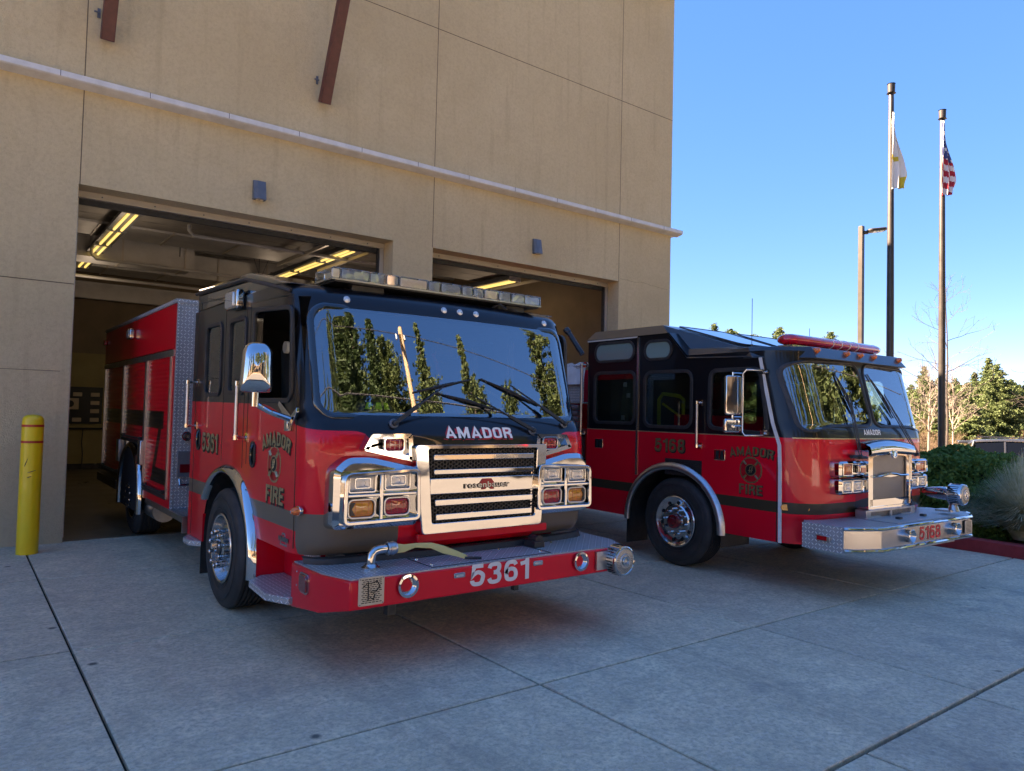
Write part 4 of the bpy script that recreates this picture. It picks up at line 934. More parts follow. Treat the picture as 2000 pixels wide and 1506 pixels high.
    m.prism([(3.145,1.165),(3.175,1.20),(3.255,1.20),(3.285,1.165),(3.265,1.15),(3.285,1.12),(3.25,1.12),(3.225,1.15),(3.20,1.12),(3.165,1.12),(3.18,1.148)], Fg(4.508), .004); m.build('maker_badge', 'letter_red', gr, smooth=False)
    letters(gr, 'rosenbauer', (3.215,4.504,1.158), (1,0,0), (0,0,1), .40, .042, 'brushed_metal', 'letter_black', bold=.01, name='maker_lettering', sh=(.002,-.002), grow=.02)
    # name over the grille
    letters(root, 'AMADOR', (3.20,4.60,1.545), (1,0,0), (0,0,1), .62, .098, 'letter_white', 'letter_red', bold=.025, fn=fn1, name='front_lettering', sh=(-.010,-.012), grow=.05)
    # valance, rubber lip and lower rail
    rows = []
    for (z, off) in ((.70,.0),(.69,.03),(.655,.045),(.60,.03),(.58,-.04)):
        row = []
        for i in range(41):
            x = XL+.03+(2*W1-.06)*i/40; y = F1(x, .76)-off; row.append((x, y, z-(.0)))
        rows.append(row)
    m = MB(); m.grid(rows); m.build('rubber_valance', 'black_rubber', root)
    m = MB(); m.box((2.66,4.56,.755),(3.86,4.60,.815)); m.build('lower_grille_panel', 'red_paint', root, bev=.008)
    # ---- bumper
    B = [(1.875,4.90),(1.885,4.44),(1.97,4.165),(4.34,4.165),(4.475,4.42),(4.505,4.92)]; zb = [.345,.40,.465,.465,.41,.35]; ZT = .645
    k = len(B); vs = [(p[0],p[1],z) for p, z in zip(B, zb)]+[(p[0],p[1],ZT) for p in B]; m = MB(); m.add(vs, [(i,i+1,k+i+1,k+i) for i in range(k-1)]+[(k-1,0,k,2*k-1),tuple(range(k,2*k)),tuple(range(k-1,-1,-1))])
    bu = m.build('bumper', 'red_paint', root, bev=.012, bseg=3)
    m = MB(); m.prism(inset(B, .014), ((0,0,ZT),(1,0,0),(0,1,0),(0,0,1)), .008); m.build('tread_plate', 'diamond_plate', bu, smooth=False)
    m = MB(); m.ring([(2.58,4.22),(2.58,4.56),(3.62,4.56),(3.62,4.22)], [(2.586,4.226),(2.586,4.554),(3.614,4.554),(3.614,4.226)], ((0,0,ZT+.008),(1,0,0),(0,1,0),(0,0,1)), .004); m.build('hatch_rim', 'black_rubber', bu, smooth=False)
    for (x, y) in ((2.62,4.30),(2.62,4.50),(3.0,4.52),(3.35,4.52),(3.9,4.55),(3.58,4.3)):
        m = MB(); m.lathe([(0,.010),(.008,.008),(.011,.001)], (x,y,ZT+.008), (0,0,1), 8); m.build('bolt', 'bright_aluminium', bu)
    letters(bu, '5361', (3.105,4.1655,.578), (1,0,0), (0,0,1), .515, .150, 'vinyl_white', bold=.03, name='bumper_number')
    for x in (2.76, 3.445): 
        m = MB(); m.prism(rrect(x,.605 if x > 3 else .595,.09,.034,.010), Fg(4.166), .010); q = m.build('flush_light', 'chrome', bu, bev=.002)
        m = MB(); m.prism(rrect(x,.605 if x > 3 else .595,.066,.018,.006), Fg(4.155), .003); m.build('lens', 'lens_clear', q)
    horn(bu, (2.36,4.150,.575), .062); horn(bu, (3.86,4.150,.575), .060)
    m = MB(); m.prism(rrect(2.108,.573,.175,.175,.012), Fg(4.165), .008); sp = m.build('speaker_grille', 'plate_tan', bu, bev=.002)
    m = MB(); rnd = random.Random(5)
    for r_ in range(13):
        z = .502+r_*.0118; x = 2.04+(r_ % 2)*.008
        while x < 2.165:
            L = .014+.006*rnd.random()
            m.box((x,4.1555,z),(min(x+L,2.178),4.1572,z+.0048)); x += L+.006
    m.build('speaker_slot', 'dark_void', sp, smooth=False, kind='stuff')
    m = MB()
    for P in ([(2.05,.60),(2.085,.63),(2.085,.515)], [(2.10,.62),(2.145,.63),(2.165,.60),(2.14,.57),(2.10,.575),(2.13,.55),(2.12,.52),(2.10,.535)]):
        m.tube([(p[0],4.155,p[1]) for p in P], .0035, 5)
    m.build('speaker_mark', 'dark_void', sp)
    for (x, z) in ((2.03,.65),(2.186,.65),(2.03,.495),(2.186,.495)): m = MB(); m.cyl((x,4.157,z),(x,4.154,z),.004,seg=6); m.build('screw', 'fixture_grey', sp)
    siren(bu, (4.245,4.06,.555), .118, L=.125)
    m = MB(); m.box((4.02,4.14,.49),(4.33,4.162,.63)); m.build('siren_mount', 'brushed_metal', bu, smooth=False)
    # corner lamp on the bumper side
    m = MB(); m.prism(rrect(4.66,.55,.13,.115,.03), ((1.879,0,0),(0,1,0),(0,0,1),(-1,0,0)), .022); q = m.build('side_lamp', 'lens_dark_red', bu, bev=.008)
    m = MB(); m.ring(rrect(4.66,.55,.15,.135,.035), rrect(4.66,.55,.128,.112,.03), ((1.88,0,0),(0,1,0),(0,0,1),(-1,0,0)), .012); m.build('lamp_rim', 'chrome', q)
    for (y, z) in ((4.80,.60),(4.80,.51)): m = MB(); m.lathe([(0,.007),(.004,.005),(.005,.001)],(1.878,y,z),(-1,0,0),8); m.build('bolt', 'bright_aluminium', bu)
    # foot valve with strap
    m = MB(); m.lathe([(0,.062),(.012,.062),(.016,.05),(.03,.04),(.035,.034)], (2.22,4.40,ZT+.008), (0,0,1), 24); m.tube([(2.22,4.40,.66),(2.22,4.40,.71),(2.225,4.40,.745),(2.245,4.40,.768),(2.28,4.40,.775),(2.33,4.40,.775)], .030, 16); ov = m.build('swivel_elbow', 'chrome', bu, ang=60)
    m = MB(); m.lathe([(0,.040),(.012,.046),(.02,.040),(.05,.046),(.062,.040),(.07,.038)], (2.33,4.40,.775), (1,0,0), 20); m.build('coupling', 'brushed_metal', ov, ang=30)
    m = MB(); P = [(2.36,4.40,.775),(2.47,4.40,.765),(2.56,4.41,.775),(2.68,4.40,.765),(2.76,4.38,.735),(2.86,4.34,.70),(2.92,4.31,.675)]; S = []
    for i, p in enumerate(P):
        tw = [.034,.024,.014,.018,.026,.018,.014][i]; S.append([(p[0],p[1]+tw*.4,p[2]+tw),(p[0],p[1]-.006,p[2]),(p[0]-.01,p[1]-tw*.5,p[2]-tw)])
    m.grid(S); m.build('strap', 'strap_yellow', ov)
    m = MB(); m.tube([(2.90,4.31,.672),(3.02,4.28,.665)], .010, 6); m.build('strap_end', 'black_rubber', ov)
    m = MB(); m.box((3.62,4.42,.60),(3.72,4.55,.70)); m.cyl((3.7,4.46,.70),(3.7,4.56,.70),.04,seg=14); m.build('tow_fitting', 'black_rubber', bu); boxes('under_bracket', 'black_rubber', bu, [((2.30,4.30,.36),(2.36,4.36,.47)), ((3.26,4.2,.42),(3.30,4.24,.47))])
    # ---- wipers
    wiper(root, on1(2.49,1.60), on1(2.94,1.87,.0), (on1(2.70,1.83), on1(3.23,1.95)))
    wiper(root, on1(4.13,1.61), on1(3.59,1.91), (on1(3.32,1.96), on1(3.90,1.76)))
    wiper(root, on1(3.73,1.555), on1(3.23,1.80), (on1(2.90,1.83), on1(3.42,1.72)))
    # ---- light bar
    LY = 5.06; m = MB(); m.box((2.19,LY,2.635),(4.13,LY+.30,2.655)); m.box((2.35,LY+.05,2.56),(2.62,LY+.2,2.636)); m.box((3.72,LY+.05,2.57),(4.0,LY+.2,2.636)); lb = m.build('light_bar', 'black_plastic', root, bev=.004)
    segs = [(2.165,2.235,'end'),(2.24,2.47,'led'),(2.475,2.60,'led'),(2.61,2.72,'led'),(2.73,2.98,'plain'),(2.99,3.10,'led'),(3.11,3.30,'led'),(3.31,3.42,'led'),(3.43,3.53,'led'),(3.54,3.68,'plain'),(3.69,3.82,'led'),(3.83,3.97,'led'),(3.975,4.145,'led')]
    for (a, b, kd) in segs:
        P = rrect((a+b)/2,2.70,b-a,.085,.012,3); m = MB(); m.prism(P, ((0,LY-.01,0),(1,0,0),(0,0,1),(0,1,0)), .32); q = m.build('light_module', 'lens_cover', lb, bev=.006)
        m = MB(); m.prism(rrect((a+b)/2,2.70,b-a-.014,.066,.01,3), ((0,LY+.006,0),(1,0,0),(0,0,1),(0,1,0)), .02); m.build('reflector', 'lens_clear' if kd == 'led' else 'lens_warm', q)
    m = MB(); m.box((2.16,LY-.012,2.648),(4.15,LY+.31,2.66)); m.build('bar_tray', 'brushed_metal', lb, smooth=False)
    m = MB(); m.tube([(3.66,LY+.05,2.60),(3.70,LY+.0,2.63),(3.76,LY,2.59),(3.80,LY+.05,2.63),(3.9,LY+.02,2.58)], .010, 6); m.tube([(3.95,5.2,2.55),(3.97,5.16,2.62),(4.05,5.2,2.57)], .012, 6); m.build('bar_cable', 'black_rubber', lb)
    # ---- flank fittings
    grab_rail(root, XL, 7.50, 1.50, 1.92, -1); grab_rail(root, XL, 5.95, 1.45, 1.88, -1); grab_rail(root, XRr, 7.50, 1.50, 1.92, 1); grab_rail(root, XRr, 5.95, 1.45, 1.88, 1)
    for (y, z) in ((7.38,1.375),(5.78,1.325)):
        m = MB(); m.ring(rrect(y,z,.125,.205,.06,6), rrect(y,z,.085,.165,.04,6), ((XL+.002,0,0),(0,1,0),(0,0,1),(-1,0,0)), .014); m.prism(rrect(y,z,.09,.17,.042,6), ((XL+.001,0,0),(0,1,0),(0,0,1),(-1,0,0)), .003); h = m.build('door_handle', 'black_plastic', root, bev=.003)
        m = MB(); m.tube([(XL-.004,y,z-.08),(XL-.02,y-.01,z-.04),(XL-.02,y-.01,z+.04),(XL-.004,y,z+.08)], .012, 8); m.build('handle_grip', 'black_gloss', h)
    letters(root, '5361', (XL-.001,7.0,1.365), UL, VL, .50, .165, 'gold_leaf', 'letter_black', bold=.02, name='side_number', sh=(.012,-.012))
    letters(root, 'AMADOR', (XL-.001,5.28,1.475), UL, VL, .60, .12, 'gold_leaf', 'letter_black', bold=.02, arc=1.1, name='side_lettering', sh=(.012,-.010))
    letters(root, 'FIRE', (XL-.001,5.27,1.065), UL, VL, .36, .125, 'gold_leaf', 'letter_black', bold=.02, name='side_lettering', sh=(.012,-.010))
    emblem(root, (XL-.001,5.30,1.285), UL, VL, .135, .135, 'gold_leaf', 'letter_red', 'letter_black')
    letters(root, 'WARRIOR', (XL-.002,5.06,.775), UL, VL, .19, .040, 'bright_aluminium', 'letter_black', bold=.02, name='model_lettering', sh=(0,0), grow=.05)
    m = MB(); m.ring(rpoly([(4.99,.73),(5.04,.82),(5.09,.82),(5.13,.73)],.006), rpoly([(5.01,.742),(5.048,.808),(5.082,.808),(5.11,.742)],.005), ((XL+.001,0,0),(0,1,0),(0,0,1),(-1,0,0)), .003); m.build('model_badge', 'bright_aluminium', root, smooth=False)
    p = Vector((XL+.012, 4.80, 1.005)); m = MB(); m.lathe([(0,.034),(.02,.034),(.022,.030)], p, (-1,-.2,0), 20); q = m.build('side_marker', 'chrome', root); m = MB(); m.lathe([(.02,.030),(.05,.027),(.068,.016),(.072,.001)], p, (-1,-.2,0), 20); m.build('lens', 'lens_orange', q, ang=60)
    for sx, X in ((-1, XL), (1, XRr)):   # perimeter light
        c = (X+sx*.0, 6.28, 2.585); m = MB(); m.prism(rrect(6.28,2.585,.30,.165,.03,4), ((X,0,0),(0,1,0),(0,0,1),(sx,0,0)), .07); q = m.build('side_flasher', 'chrome', root, bev=.018, bseg=3)
        m = MB(); m.prism(rrect(6.31,2.585,.21,.13,.02,4), ((X+sx*.07,0,0),(0,1,0),(0,0,1),(sx,0,0)), .010); m.build('lens', 'lens_clear', q)
    # mirrors
    for sx, X in ((-1, XL),):
        cx, cy, cz = X+sx*.26, 4.98, 1.96; m = MB(); P = rpoly([(-.105,-.165),(-.09,.12),(-.055,.17),(.06,.17),(.098,.12),(.108,-.165)], .035, 5)
        P = [(p[0]*sx*-1 if sx > 0 else p[0], p[1]) for p in P]; k = len(P); vs = []
        dirn = Vector((-.30*-sx, -1, 0)).normalized(); uu = Vector((1,0,0))*1.0; uu = Vector((0,0,1)).cross(-dirn).normalized()*-1; L = 6
        for j in range(L+1):
            t = j/L*math.pi/2; s = math.cos(t)*.985+.015; d_ = .075*math.sin(t)+.045; s = max(s, .02) if j else 1.0
            s2 = (1-(1-s)*.75) if j < L else .2
            for p in P: vs.append(Vector((cx,cy,cz))+uu*p[0]*s2+Vector((0,0,1))*p[1]*s2+dirn*d_)
        vs = [Vector((cx,cy,cz))+uu*p[0]+Vector((0,0,1))*p[1]-dirn*.02 for p in P]+vs; n_ = L+2
        m.add(vs, [(j*k+i, j*k+(i+1)%k, (j+1)*k+(i+1)%k, (j+1)*k+i) for j in range(n_-1) for i in range(k)]+[tuple(range(k)), tuple((n_-1)*k+i for i in range(k))])
        mr = m.build('mirror', 'chrome', root, ang=50)
        m = MB(); m.prism([(p[0]*.93, p[1]*.93) for p in P], (Vector((cx,cy,cz))-dirn*.02, uu, (0,0,1), -dirn), .006); m.build('mirror_glass', 'bright_aluminium', mr)
        m = MB(); m.cyl((cx,cy,cz-.165),(cx,cy,cz-.26),.026,seg=14); m.tube([(cx,cy,cz-.24),(X+sx*.16,4.98,1.665),(X+sx*.03,4.93,1.615)], [.02,.019,.022], 10); m.build('mirror_arm', 'chrome', mr)
        m = MB(); V_ = [(5.22,1.715),(5.20,1.745),(4.965,1.64),(4.86,1.70),(4.855,1.668),(4.95,1.565),(5.0,1.565)]
        m.prism(V_, ((X+sx*-.002,0,0),(0,1,0),(0,0,1),(sx,0,0)), .022); m.box((X,4.94,1.535),(X+sx*.05,5.0,1.62)); m.build('mirror_bracket', 'chrome', mr, bev=.004)
    # ---- equipment body
    BX, Y0, Y1 = XL, 8.45, 13.1
    m = MB(); m.box((BX+.02,Y0+.01,.72),(XRr-.02,Y1,2.80)); bd = m.build('equipment_body', 'black_gloss', root, smooth=False)
    boxes('upper_panel', 'red_paint', bd, [((BX,Y0+.02,2.31),(BX+.03,Y1,2.80)), ((XRr-.03,Y0+.02,2.31),(XRr,Y1,2.80))], bev=.008); boxes('corner_post', 'red_paint', bd, [((BX,Y0+.02,.66),(BX+.019,Y0+.16,2.31))])
    m = MB(); m.box((BX-.012,Y0-.01,2.80),(XRr+.012,Y1+.02,2.845)); m.build('roof_edge', 'diamond_plate', bd, smooth=False)
    for k in range(9): m = MB(); m.lathe([(0,.012),(.008,.001)],(BX+.03,Y0+.3+k*.5,2.845),(0,0,1),6); m.build('rivet','bright_aluminium',bd)
    m = MB(); m.box((BX+.0,Y0,.56),(XRr,Y0+.01,2.80)); m.box((BX+.0,Y0-.012,.56),(BX+.02,Y0+.02,2.80)); m.build('front_plate', 'diamond_plate', bd, smooth=False)
    m = MB(); m.box((BX-.010,Y0+.05,2.225),(BX+.02,Y1,2.295)); m.build('shutter_header', 'brushed_metal', bd, smooth=False)
    for (a, b, z0) in ((8.66,9.86,.70),(9.96,11.36,1.24),(11.46,12.95,.72)):
        m = MB(); m.box((BX+.012,a,z0),(BX+.02,b,2.225)); q = m.build('roller_shutter', 'shutter_paint', bd, smooth=False)
        boxes('shutter_rail', 'brushed_metal', q, [((BX-.012,a-.045,z0-.03),(BX+.018,a-.002,2.225)), ((BX-.012,b+.002,z0-.03),(BX+.018,b+.045,2.225))])
        m = MB(); m.box((BX-.014,a,z0-.04),(BX+.018,b,z0)); m.tube([(BX-.03,a+.1,z0+.03),(BX-.03,b-.1,z0+.03)], .012, 8)
        for yy in (a+.12, b-.12): m.box((BX-.03,yy-.03,z0+.01),(BX+.01,yy+.03,z0+.05))
        m.build('lift_bar', 'black_plastic', q)
    m = MB(); m.box((BX,Y0+.02,.56),(BX+.019,9.86,.66)); m.build('lower_panel', 'red_paint', bd, smooth=False)
    # rear wheel arch on the body
    AP2 = arch_path(10.66,.52,.68,.64,.34,.34); m = MB(); m.prism(AP2, ((BX-.002,0,0),(0,1,0),(0,0,1),(1,0,0)), .022); m.build('wheel_recess', 'dark_void', bd, smooth=False)
    fender(bd, BX, AP2, -1, 10.66, .5, lip=.05); wheel(root, XL+.03, 10.66, .50, .50, .285, 1, 1); wheel(root, XRr-.03, 10.66, .50, .50, .285, -1, 1)
    for (y, z, w_, h_) in ((9.94,1.10,.16,.30),(11.42,1.05,.16,.30)): m = MB(); m.box((BX-.05,y-w_/2,z-h_/2),(BX,y+w_/2,z+h_/2)); m.build('hatch_box', 'brushed_metal', bd, bev=.01)
    m = MB(); m.box((BX-.04,11.5,.50),(BX+.3,13.15,.62)); m.build('rear_rub_rail', 'black_plastic', bd, smooth=False)
    m = MB(); m.box((BX-.015,7.82,.52),(BX+.42,9.62,.58)); 
    for k in range(8): m.box((BX+.01+k*.05,7.83,.58),(BX+.035+k*.05,8.44,.586))
    m.box((BX-.02,7.80,.42),(BX+.12,7.83,.585)); m.box((BX+.13,7.86,.40),(BX+.40,7.9,.52)); m.build('running_board', 'brushed_metal', root, smooth=False)
    m = MB(); m.cyl((BX+.18,9.5,.42),(BX+.18,10.1,.42),.13,seg=20); m.build('air_tank', 'brushed_metal', root)
    m = MB(); m.prism(rrect(10.85,2.62,.20,.14,.03,4), ((BX,0,0),(0,1,0),(0,0,1),(-1,0,0)), .07); q = m.build('side_flasher', 'chrome', bd, bev=.018, bseg=3); m = MB(); m.prism(rrect(10.85,2.62,.15,.10,.02,4), ((BX-.07,0,0),(0,1,0),(0,0,1),(-1,0,0)), .008); m.build('lens', 'lens_clear', q)
    m = MB(); m.box((BX-.05,12.95,2.60),(BX,13.08,2.68)); m.build('rear_marker', 'lens_red', bd, bev=.01)
    m = MB(); m.box((BX+.26,8.12,2.08),(BX+.95,8.44,2.76)); q = m.build('stowage_box', 'brushed_metal', root, bev=.004)
    m = MB(); m.ring(rrect(BX+.42,2.42,.075,.18,.03,4), rrect(BX+.42,2.42,.045,.15,.02,4), ((0,8.12,0),(1,0,0),(0,0,1),(0,-1,0)), .01); m.box((BX+.40,8.105,2.41),(BX+.44,8.12,2.43)); m.build('latch', 'chrome', q)
    m = MB(); m.lathe([(0,.05),(.02,.05),(.03,.035),(.05,.03)], (BX+.14,Y0-.0,1.36), (0,-1,0), 20); m.lathe([(0,.06),(.05,.06),(.06,.08),(.14,.08),(.15,.05),(.15,.001)], (BX+.30,Y0,1.30), (-.3,-1,-.3), 20); m.build('pump_inlet', 'black_plastic', root)
    m = MB(); m.lathe([(.0,.052),(.025,.05),(.026,.02)], (BX+.14,Y0-.002,1.36), (0,-1,0), 20); m.build('inlet_cap', 'chrome', root)
    m = MB(); m.box((BX+.05,Y0-.03,.92),(BX+.27,Y0,1.20)); q = m.build('bracket_box', 'fixture_grey', root, bev=.006); m = MB(); m.box((BX+.08,Y0-.035,.97),(BX+.24,Y0-.03,1.06)); m.build('red_tag', 'lens_dark_red', q); m = MB(); m.tube([(BX+.08,Y0-.02,.9),(BX+.08,Y0-.05,.84),(BX+.24,Y0-.05,.84),(BX+.24,Y0-.02,.9)], .015, 8); m.build('tie_bar', 'chrome', q)
    # pump bay between cab and body
    m = MB(); m.box((BX+.30,7.72,.60),(XRr-.30,8.44,2.3)); m.build('pump_bay', 'black_rubber', root, smooth=False)
    return root
engine_one()
# helmet lying on the dash of the first engine
def dash_helmet():
    c = Vector((2.56, 5.12, 1.70)); o = empty('helmet', c, label='black helmet with lime reflective patches lying on the dashboard behind the windshield', cat='helmet')
    m = MB(); m.lathe([(0,.20),(.01,.205),(.02,.15),(.06,.145),(.10,.12),(.13,.075),(.14,.001)], c-Vector((0,0,.04)), (0,0,1), 28); m.build('shell', 'helmet_black', o, ang=60)
    for a in (-130,-100,-72):
        m = MB(); P = []
        for (dr, z) in ((.150,.02),(.132,.068)):
            for da in (-10, 10): t = R(a+da*(1 if dr > .14 else .8)); P.append(c+Vector((math.cos(t)*dr, math.sin(t)*dr, z-.02)))
        m.add(P+[p+Vector((0,-.003,.003)) for p in P], [(0,1,3,2),(4,6,7,5),(0,4,5,1),(2,3,7,6)]); m.build('reflective_patch', 'lime', o, smooth=False)
dash_helmet()
# ================================================================ engine two (5168)
W2 = 2.5; CXX = 1.25
Z2 = [.70,.74,.90,1.50,1.60,1.66,2.30,2.36,2.40]; Y2 = [-1.62,-1.66,-1.68,-1.67,-1.65,-1.62,-1.45,-1.44,-1.44]
def F2(x, z):
    y = interp(z, Z2, Y2); a = abs(x-CXX); c = CXX-.40
    if a <= c: return y+.02*(a/c)**2
    t = min(a-c, .3999)/.40; return y+.02+.34*(1-math.sqrt(max(0, 1-t*t)))
def on2(x, z, off=0.0): return Vector((x, F2(x, z)-off, z))
def fn2(p): return Vector((p.x, F2(p.x, p.z)-(-1.68-p.y), p.z))
def engine_two():
    root = empty('fire_engine', (6.62, 5.54, 0), -R(1.65), label='farther fire engine numbered 5168 with split windshield, red light bar and chrome bumper', cat='fire engine', off=(0,0,0))
    fx = lambda x: ((x,0,0),(0,1,0),(0,0,1),(1,0,0))
    Fg = lambda y: ((0,y,0),(1,0,0),(0,0,1),(0,-1,0))
    zs = [.47,.60,.70,.72,.76,.82,.9,1.0,1.1,1.2,1.3,1.4,1.46,1.5,1.54,1.58,1.62,1.66,1.72,1.8,1.9,2.0,2.1,2.2,2.3,2.36,2.40]
    yr = 1.56; rows = []
    for z in zs:
        y0 = interp(z, Z2, Y2)+.02; lean = max(0, z-1.66)*.30
        P = [(0, yr), (0, .9), (0, 0), (0, -.7), (0, y0+.34+.01)]
        for i in range(10):
            t = math.pi/2*i/10; P.append((.40-.40*math.cos(t), y0+.34-.34*math.sin(t)))
        for i in range(17):
            x = .40+1.70*i/16; P.append((x, F2(x, z)))
        P += [(W2-p[0], p[1]) for p in reversed(P[:15])]
        rows.append([(p[0], p[1], z) for p in P])
    m = MB(); k = len(rows[0])
    for r in rows: m.v += r
    m.f = [(i*k+j, i*k+(j+1)%k, (i+1)*k+(j+1)%k, (i+1)*k+j) for i in range(len(rows)-1) for j in range(k)]
    m.f += [tuple(range(k-1,-1,-1)), tuple(range((len(rows)-1)*k, len(rows)*k))]; m.mi = [0]*len(m.f)
    body = m.build('cab_body', 'engine_paint_two', root); cuts = []
    def cutter(mb, mt='dark_void'): cuts.append(mb.build('c', mt, root, smooth=False, uvs=False))
    c = MB(); c.prism([(-1.36,1.20),(-1.36,1.58),(-1.20,2.30),(1.48,2.30),(1.48,1.20)], fx(.06), W2-.12); cutter(c, 'cab_liner')
    c = MB(); c.box((.40,-1.9,.3),(W2-.40,-1.2,.705)); cutter(c, 'black_rubber')
    AP = arch_path(.07,.47,.70,.65,.2,.2)
    for x in (-.2, W2-.5): c = MB(); c.prism(AP, fx(x), .70); cutter(c)
    def pane(sg):
        a, b = (.055, 1.205) if sg < 0 else (1.295, 2.445)
        if sg < 0: P = rpoly([(.10,1.575),(.045,2.235),(.30,2.295),(1.195,2.315),(1.215,1.655),(.45,1.65)], [.09,.11,.05,.14,.12,.06], 6)
        else: P = rpoly([(W2-.10,1.575),(W2-.045,2.235),(W2-.30,2.295),(W2-1.195,2.315),(W2-1.215,1.655),(W2-.45,1.65)], [.09,.11,.05,.14,.12,.06], 6)
        return P
    PA = [pane(-1), pane(1)]
    for P in PA: c = MB(); c.prism(P, ((0,-2.0,0),(1,0,0),(0,0,1),(0,1,0)), .95); cutter(c, 'black_gloss')
    w1 = rrect(1.055,1.92,.70,.61,.07); w2 = rrect(.16,1.90,.70,.62,.09); w3 = rpoly([(-1.19,1.555),(-1.09,2.20),(-.48,2.20),(-.46,1.60)], .08, 5)
    for P in (w1, w2, w3):
        for x in (-.2, W2-.2): c = MB(); c.prism(P, fx(x), .4); cutter(c, 'black_gloss')
    body = carve(body, cuts)
    # raised crew roof: flank walls, capped by folded dark sheet
    m = MB(); m.prism([(1.56,2.40),(1.56,2.68),(.15,2.68),(-.13,2.40)], fx(0), W2); m.build('raised_flank', 'engine_paint_two', root, smooth=False)
    hs = W2
    L_ = [(-.02,1.58,2.675),(-.02,.15,2.675),(-.02,-.14,2.365),(-.02,-1.10,2.335)]; U_ = [(.12,1.56,2.80),(.12,.36,2.795),(.12,.06,2.49),(.12,-1.0,2.445)]
    L2 = [(hs-p[0],p[1],p[2]) for p in L_]; U2 = [(hs-p[0],p[1],p[2]) for p in U_]
    m = MB(); m.add(L_+U_+L2+U2, [(0,1,5,4),(1,2,6,5),(2,3,7,6),(8,12,13,9),(9,13,14,10),(10,14,15,11),(4,5,13,12),(6,7,15,14),(0,4,12,8)])
    m.build('roof_fold', 'satin_black', root, smooth=False)
    # sloped clerestory windows
    S0, S1, S2, S3 = Vector((.12,.36,2.795)), Vector((.35,-.55,2.50)), Vector((hs-.35,-.55,2.50)), Vector((hs-.12,.36,2.795))
    m = MB(); m.add([S0,(.12,.06,2.49),S1,S2,(hs-.12,.06,2.49),S3,(.35,-.55,2.44),(hs-.35,-.55,2.44)], [(0,1,2),(0,2,3,5),(3,4,5),(2,6,7,3),(1,6,2),(4,3,7)]); sl = m.build('sloped_roof', 'satin_black', root, smooth=False)
    for (u0, u1) in ((.06,.46),(.54,.94)):
        def q(u, v): a = S0.lerp(S3, u); b = S1.lerp(S2, u); return a.lerp(b, v)+Vector((0,-.010,.03))*.35
        P = [q(u0+(.0 if u0 < .3 else .02),.10), q(u1,.10), q(u1+(.02 if u0 < .3 else 0),.90), q(u0+.04,.90)]
        nn = (P[1]-P[0]).cross(P[3]-P[0]).normalized(); nn = nn if nn.z > 0 else -nn
        uu = (P[1]-P[0]).normalized(); vv = nn.cross(uu); pts = [((p-P[0]).dot(uu), (p-P[0]).dot(vv)) for p in P]; pts = rpoly(pts, .10, 5)
        m = MB(); m.prism(pts, (P[0]+nn*.004, uu, vv, nn), .008); g_ = m.build('roof_window', 'roof_glass', root)
        m = MB(); m.ring(inset(pts, -.022), pts, (P[0]+nn*.002, uu, vv, nn), .014); m.build('gasket', 'black_rubber', g_)
    # visor over the windshields
    V0 = [(-.03,-1.02),(.0,-1.14),(.34,-1.52),(hs-.34,-1.52),(hs,-1.14),(hs+.03,-1.02),(hs-.1,-.4),(.1,-.4)]
    m = MB(); k = len(V0); lo = [(p[0],p[1],2.315+.04*sm(-.9,-1.5,p[1])*0+.012) for p in V0]; hi = [(CXX+(p[0]-CXX)*.955, p[1]+(.09 if p[1] < -1.0 else 0), 2.45) for p in V0]
    m.add(lo+hi, [(i,(i+1)%k,k+(i+1)%k,k+i) for i in range(k)]+[tuple(range(k)),tuple(range(k,2*k))]); m.build('visor', 'satin_black', root, smooth=False, bev=.008)
    for x in (.42,.98,1.25,1.53,2.08):
        y = -1.47+.02; m = MB(); m.lathe([(0,.034),(.03,.030),(.055,.020),(.06,.001)], (x,y,2.405), (-.1,-1,.25), 14); q_ = m.build('marker_lamp', 'lens_orange', root)
        m = MB(); m.prism([(-.04,-.026),(.04,-.026),(.05,.03),(-.03,.034)], ((x,y+.02,2.405),(1,0,0),(0,0,1),(0,-1,0)), .012); m.build('lamp_base', 'lens_orange', q_, bev=.004)
    # windshields
    for P in PA:
        lft = P[0][0] < CXX; zmin = min(p[1] for p in P); zmax = max(p[1] for p in P); nz, nx = 16, 34; rows = []
        for j in range(nz+1):
            z = zmin+.002+(zmax-zmin-.004)*(.5-.5*math.cos(math.pi*j/nz)); xs = []
            for i in range(len(P)):
                a, b = P[i], P[(i+1)%len(P)]
                if (a[1]-z)*(b[1]-z) <= 0 and abs(a[1]-b[1]) > 1e-9: xs.append(a[0]+(b[0]-a[0])*(z-a[1])/(b[1]-a[1]))
            x0, x1 = min(xs), max(xs); rows.append([on2(x0+(x1-x0)*(.5-.5*math.cos(math.pi*i/nx)), z, .001) for i in range(nx+1)])
        m = MB(); m.grid(rows); ws = m.build('windshield', 'windshield_glass_two', root, ang=80, recalc=False)
        rows = []
        for (d, off) in ((-.022,.001),(-.018,.012),(-.004,.013),(.010,.006),(.012,-.02)):
            Q = inset(P, d); rows.append([on2(min(max(p[0],.012),W2-.012), p[1], off) for p in Q+Q[:1]])
        m = MB(); m.grid(rows); m.build('gasket', 'black_rubber', ws, ang=80)
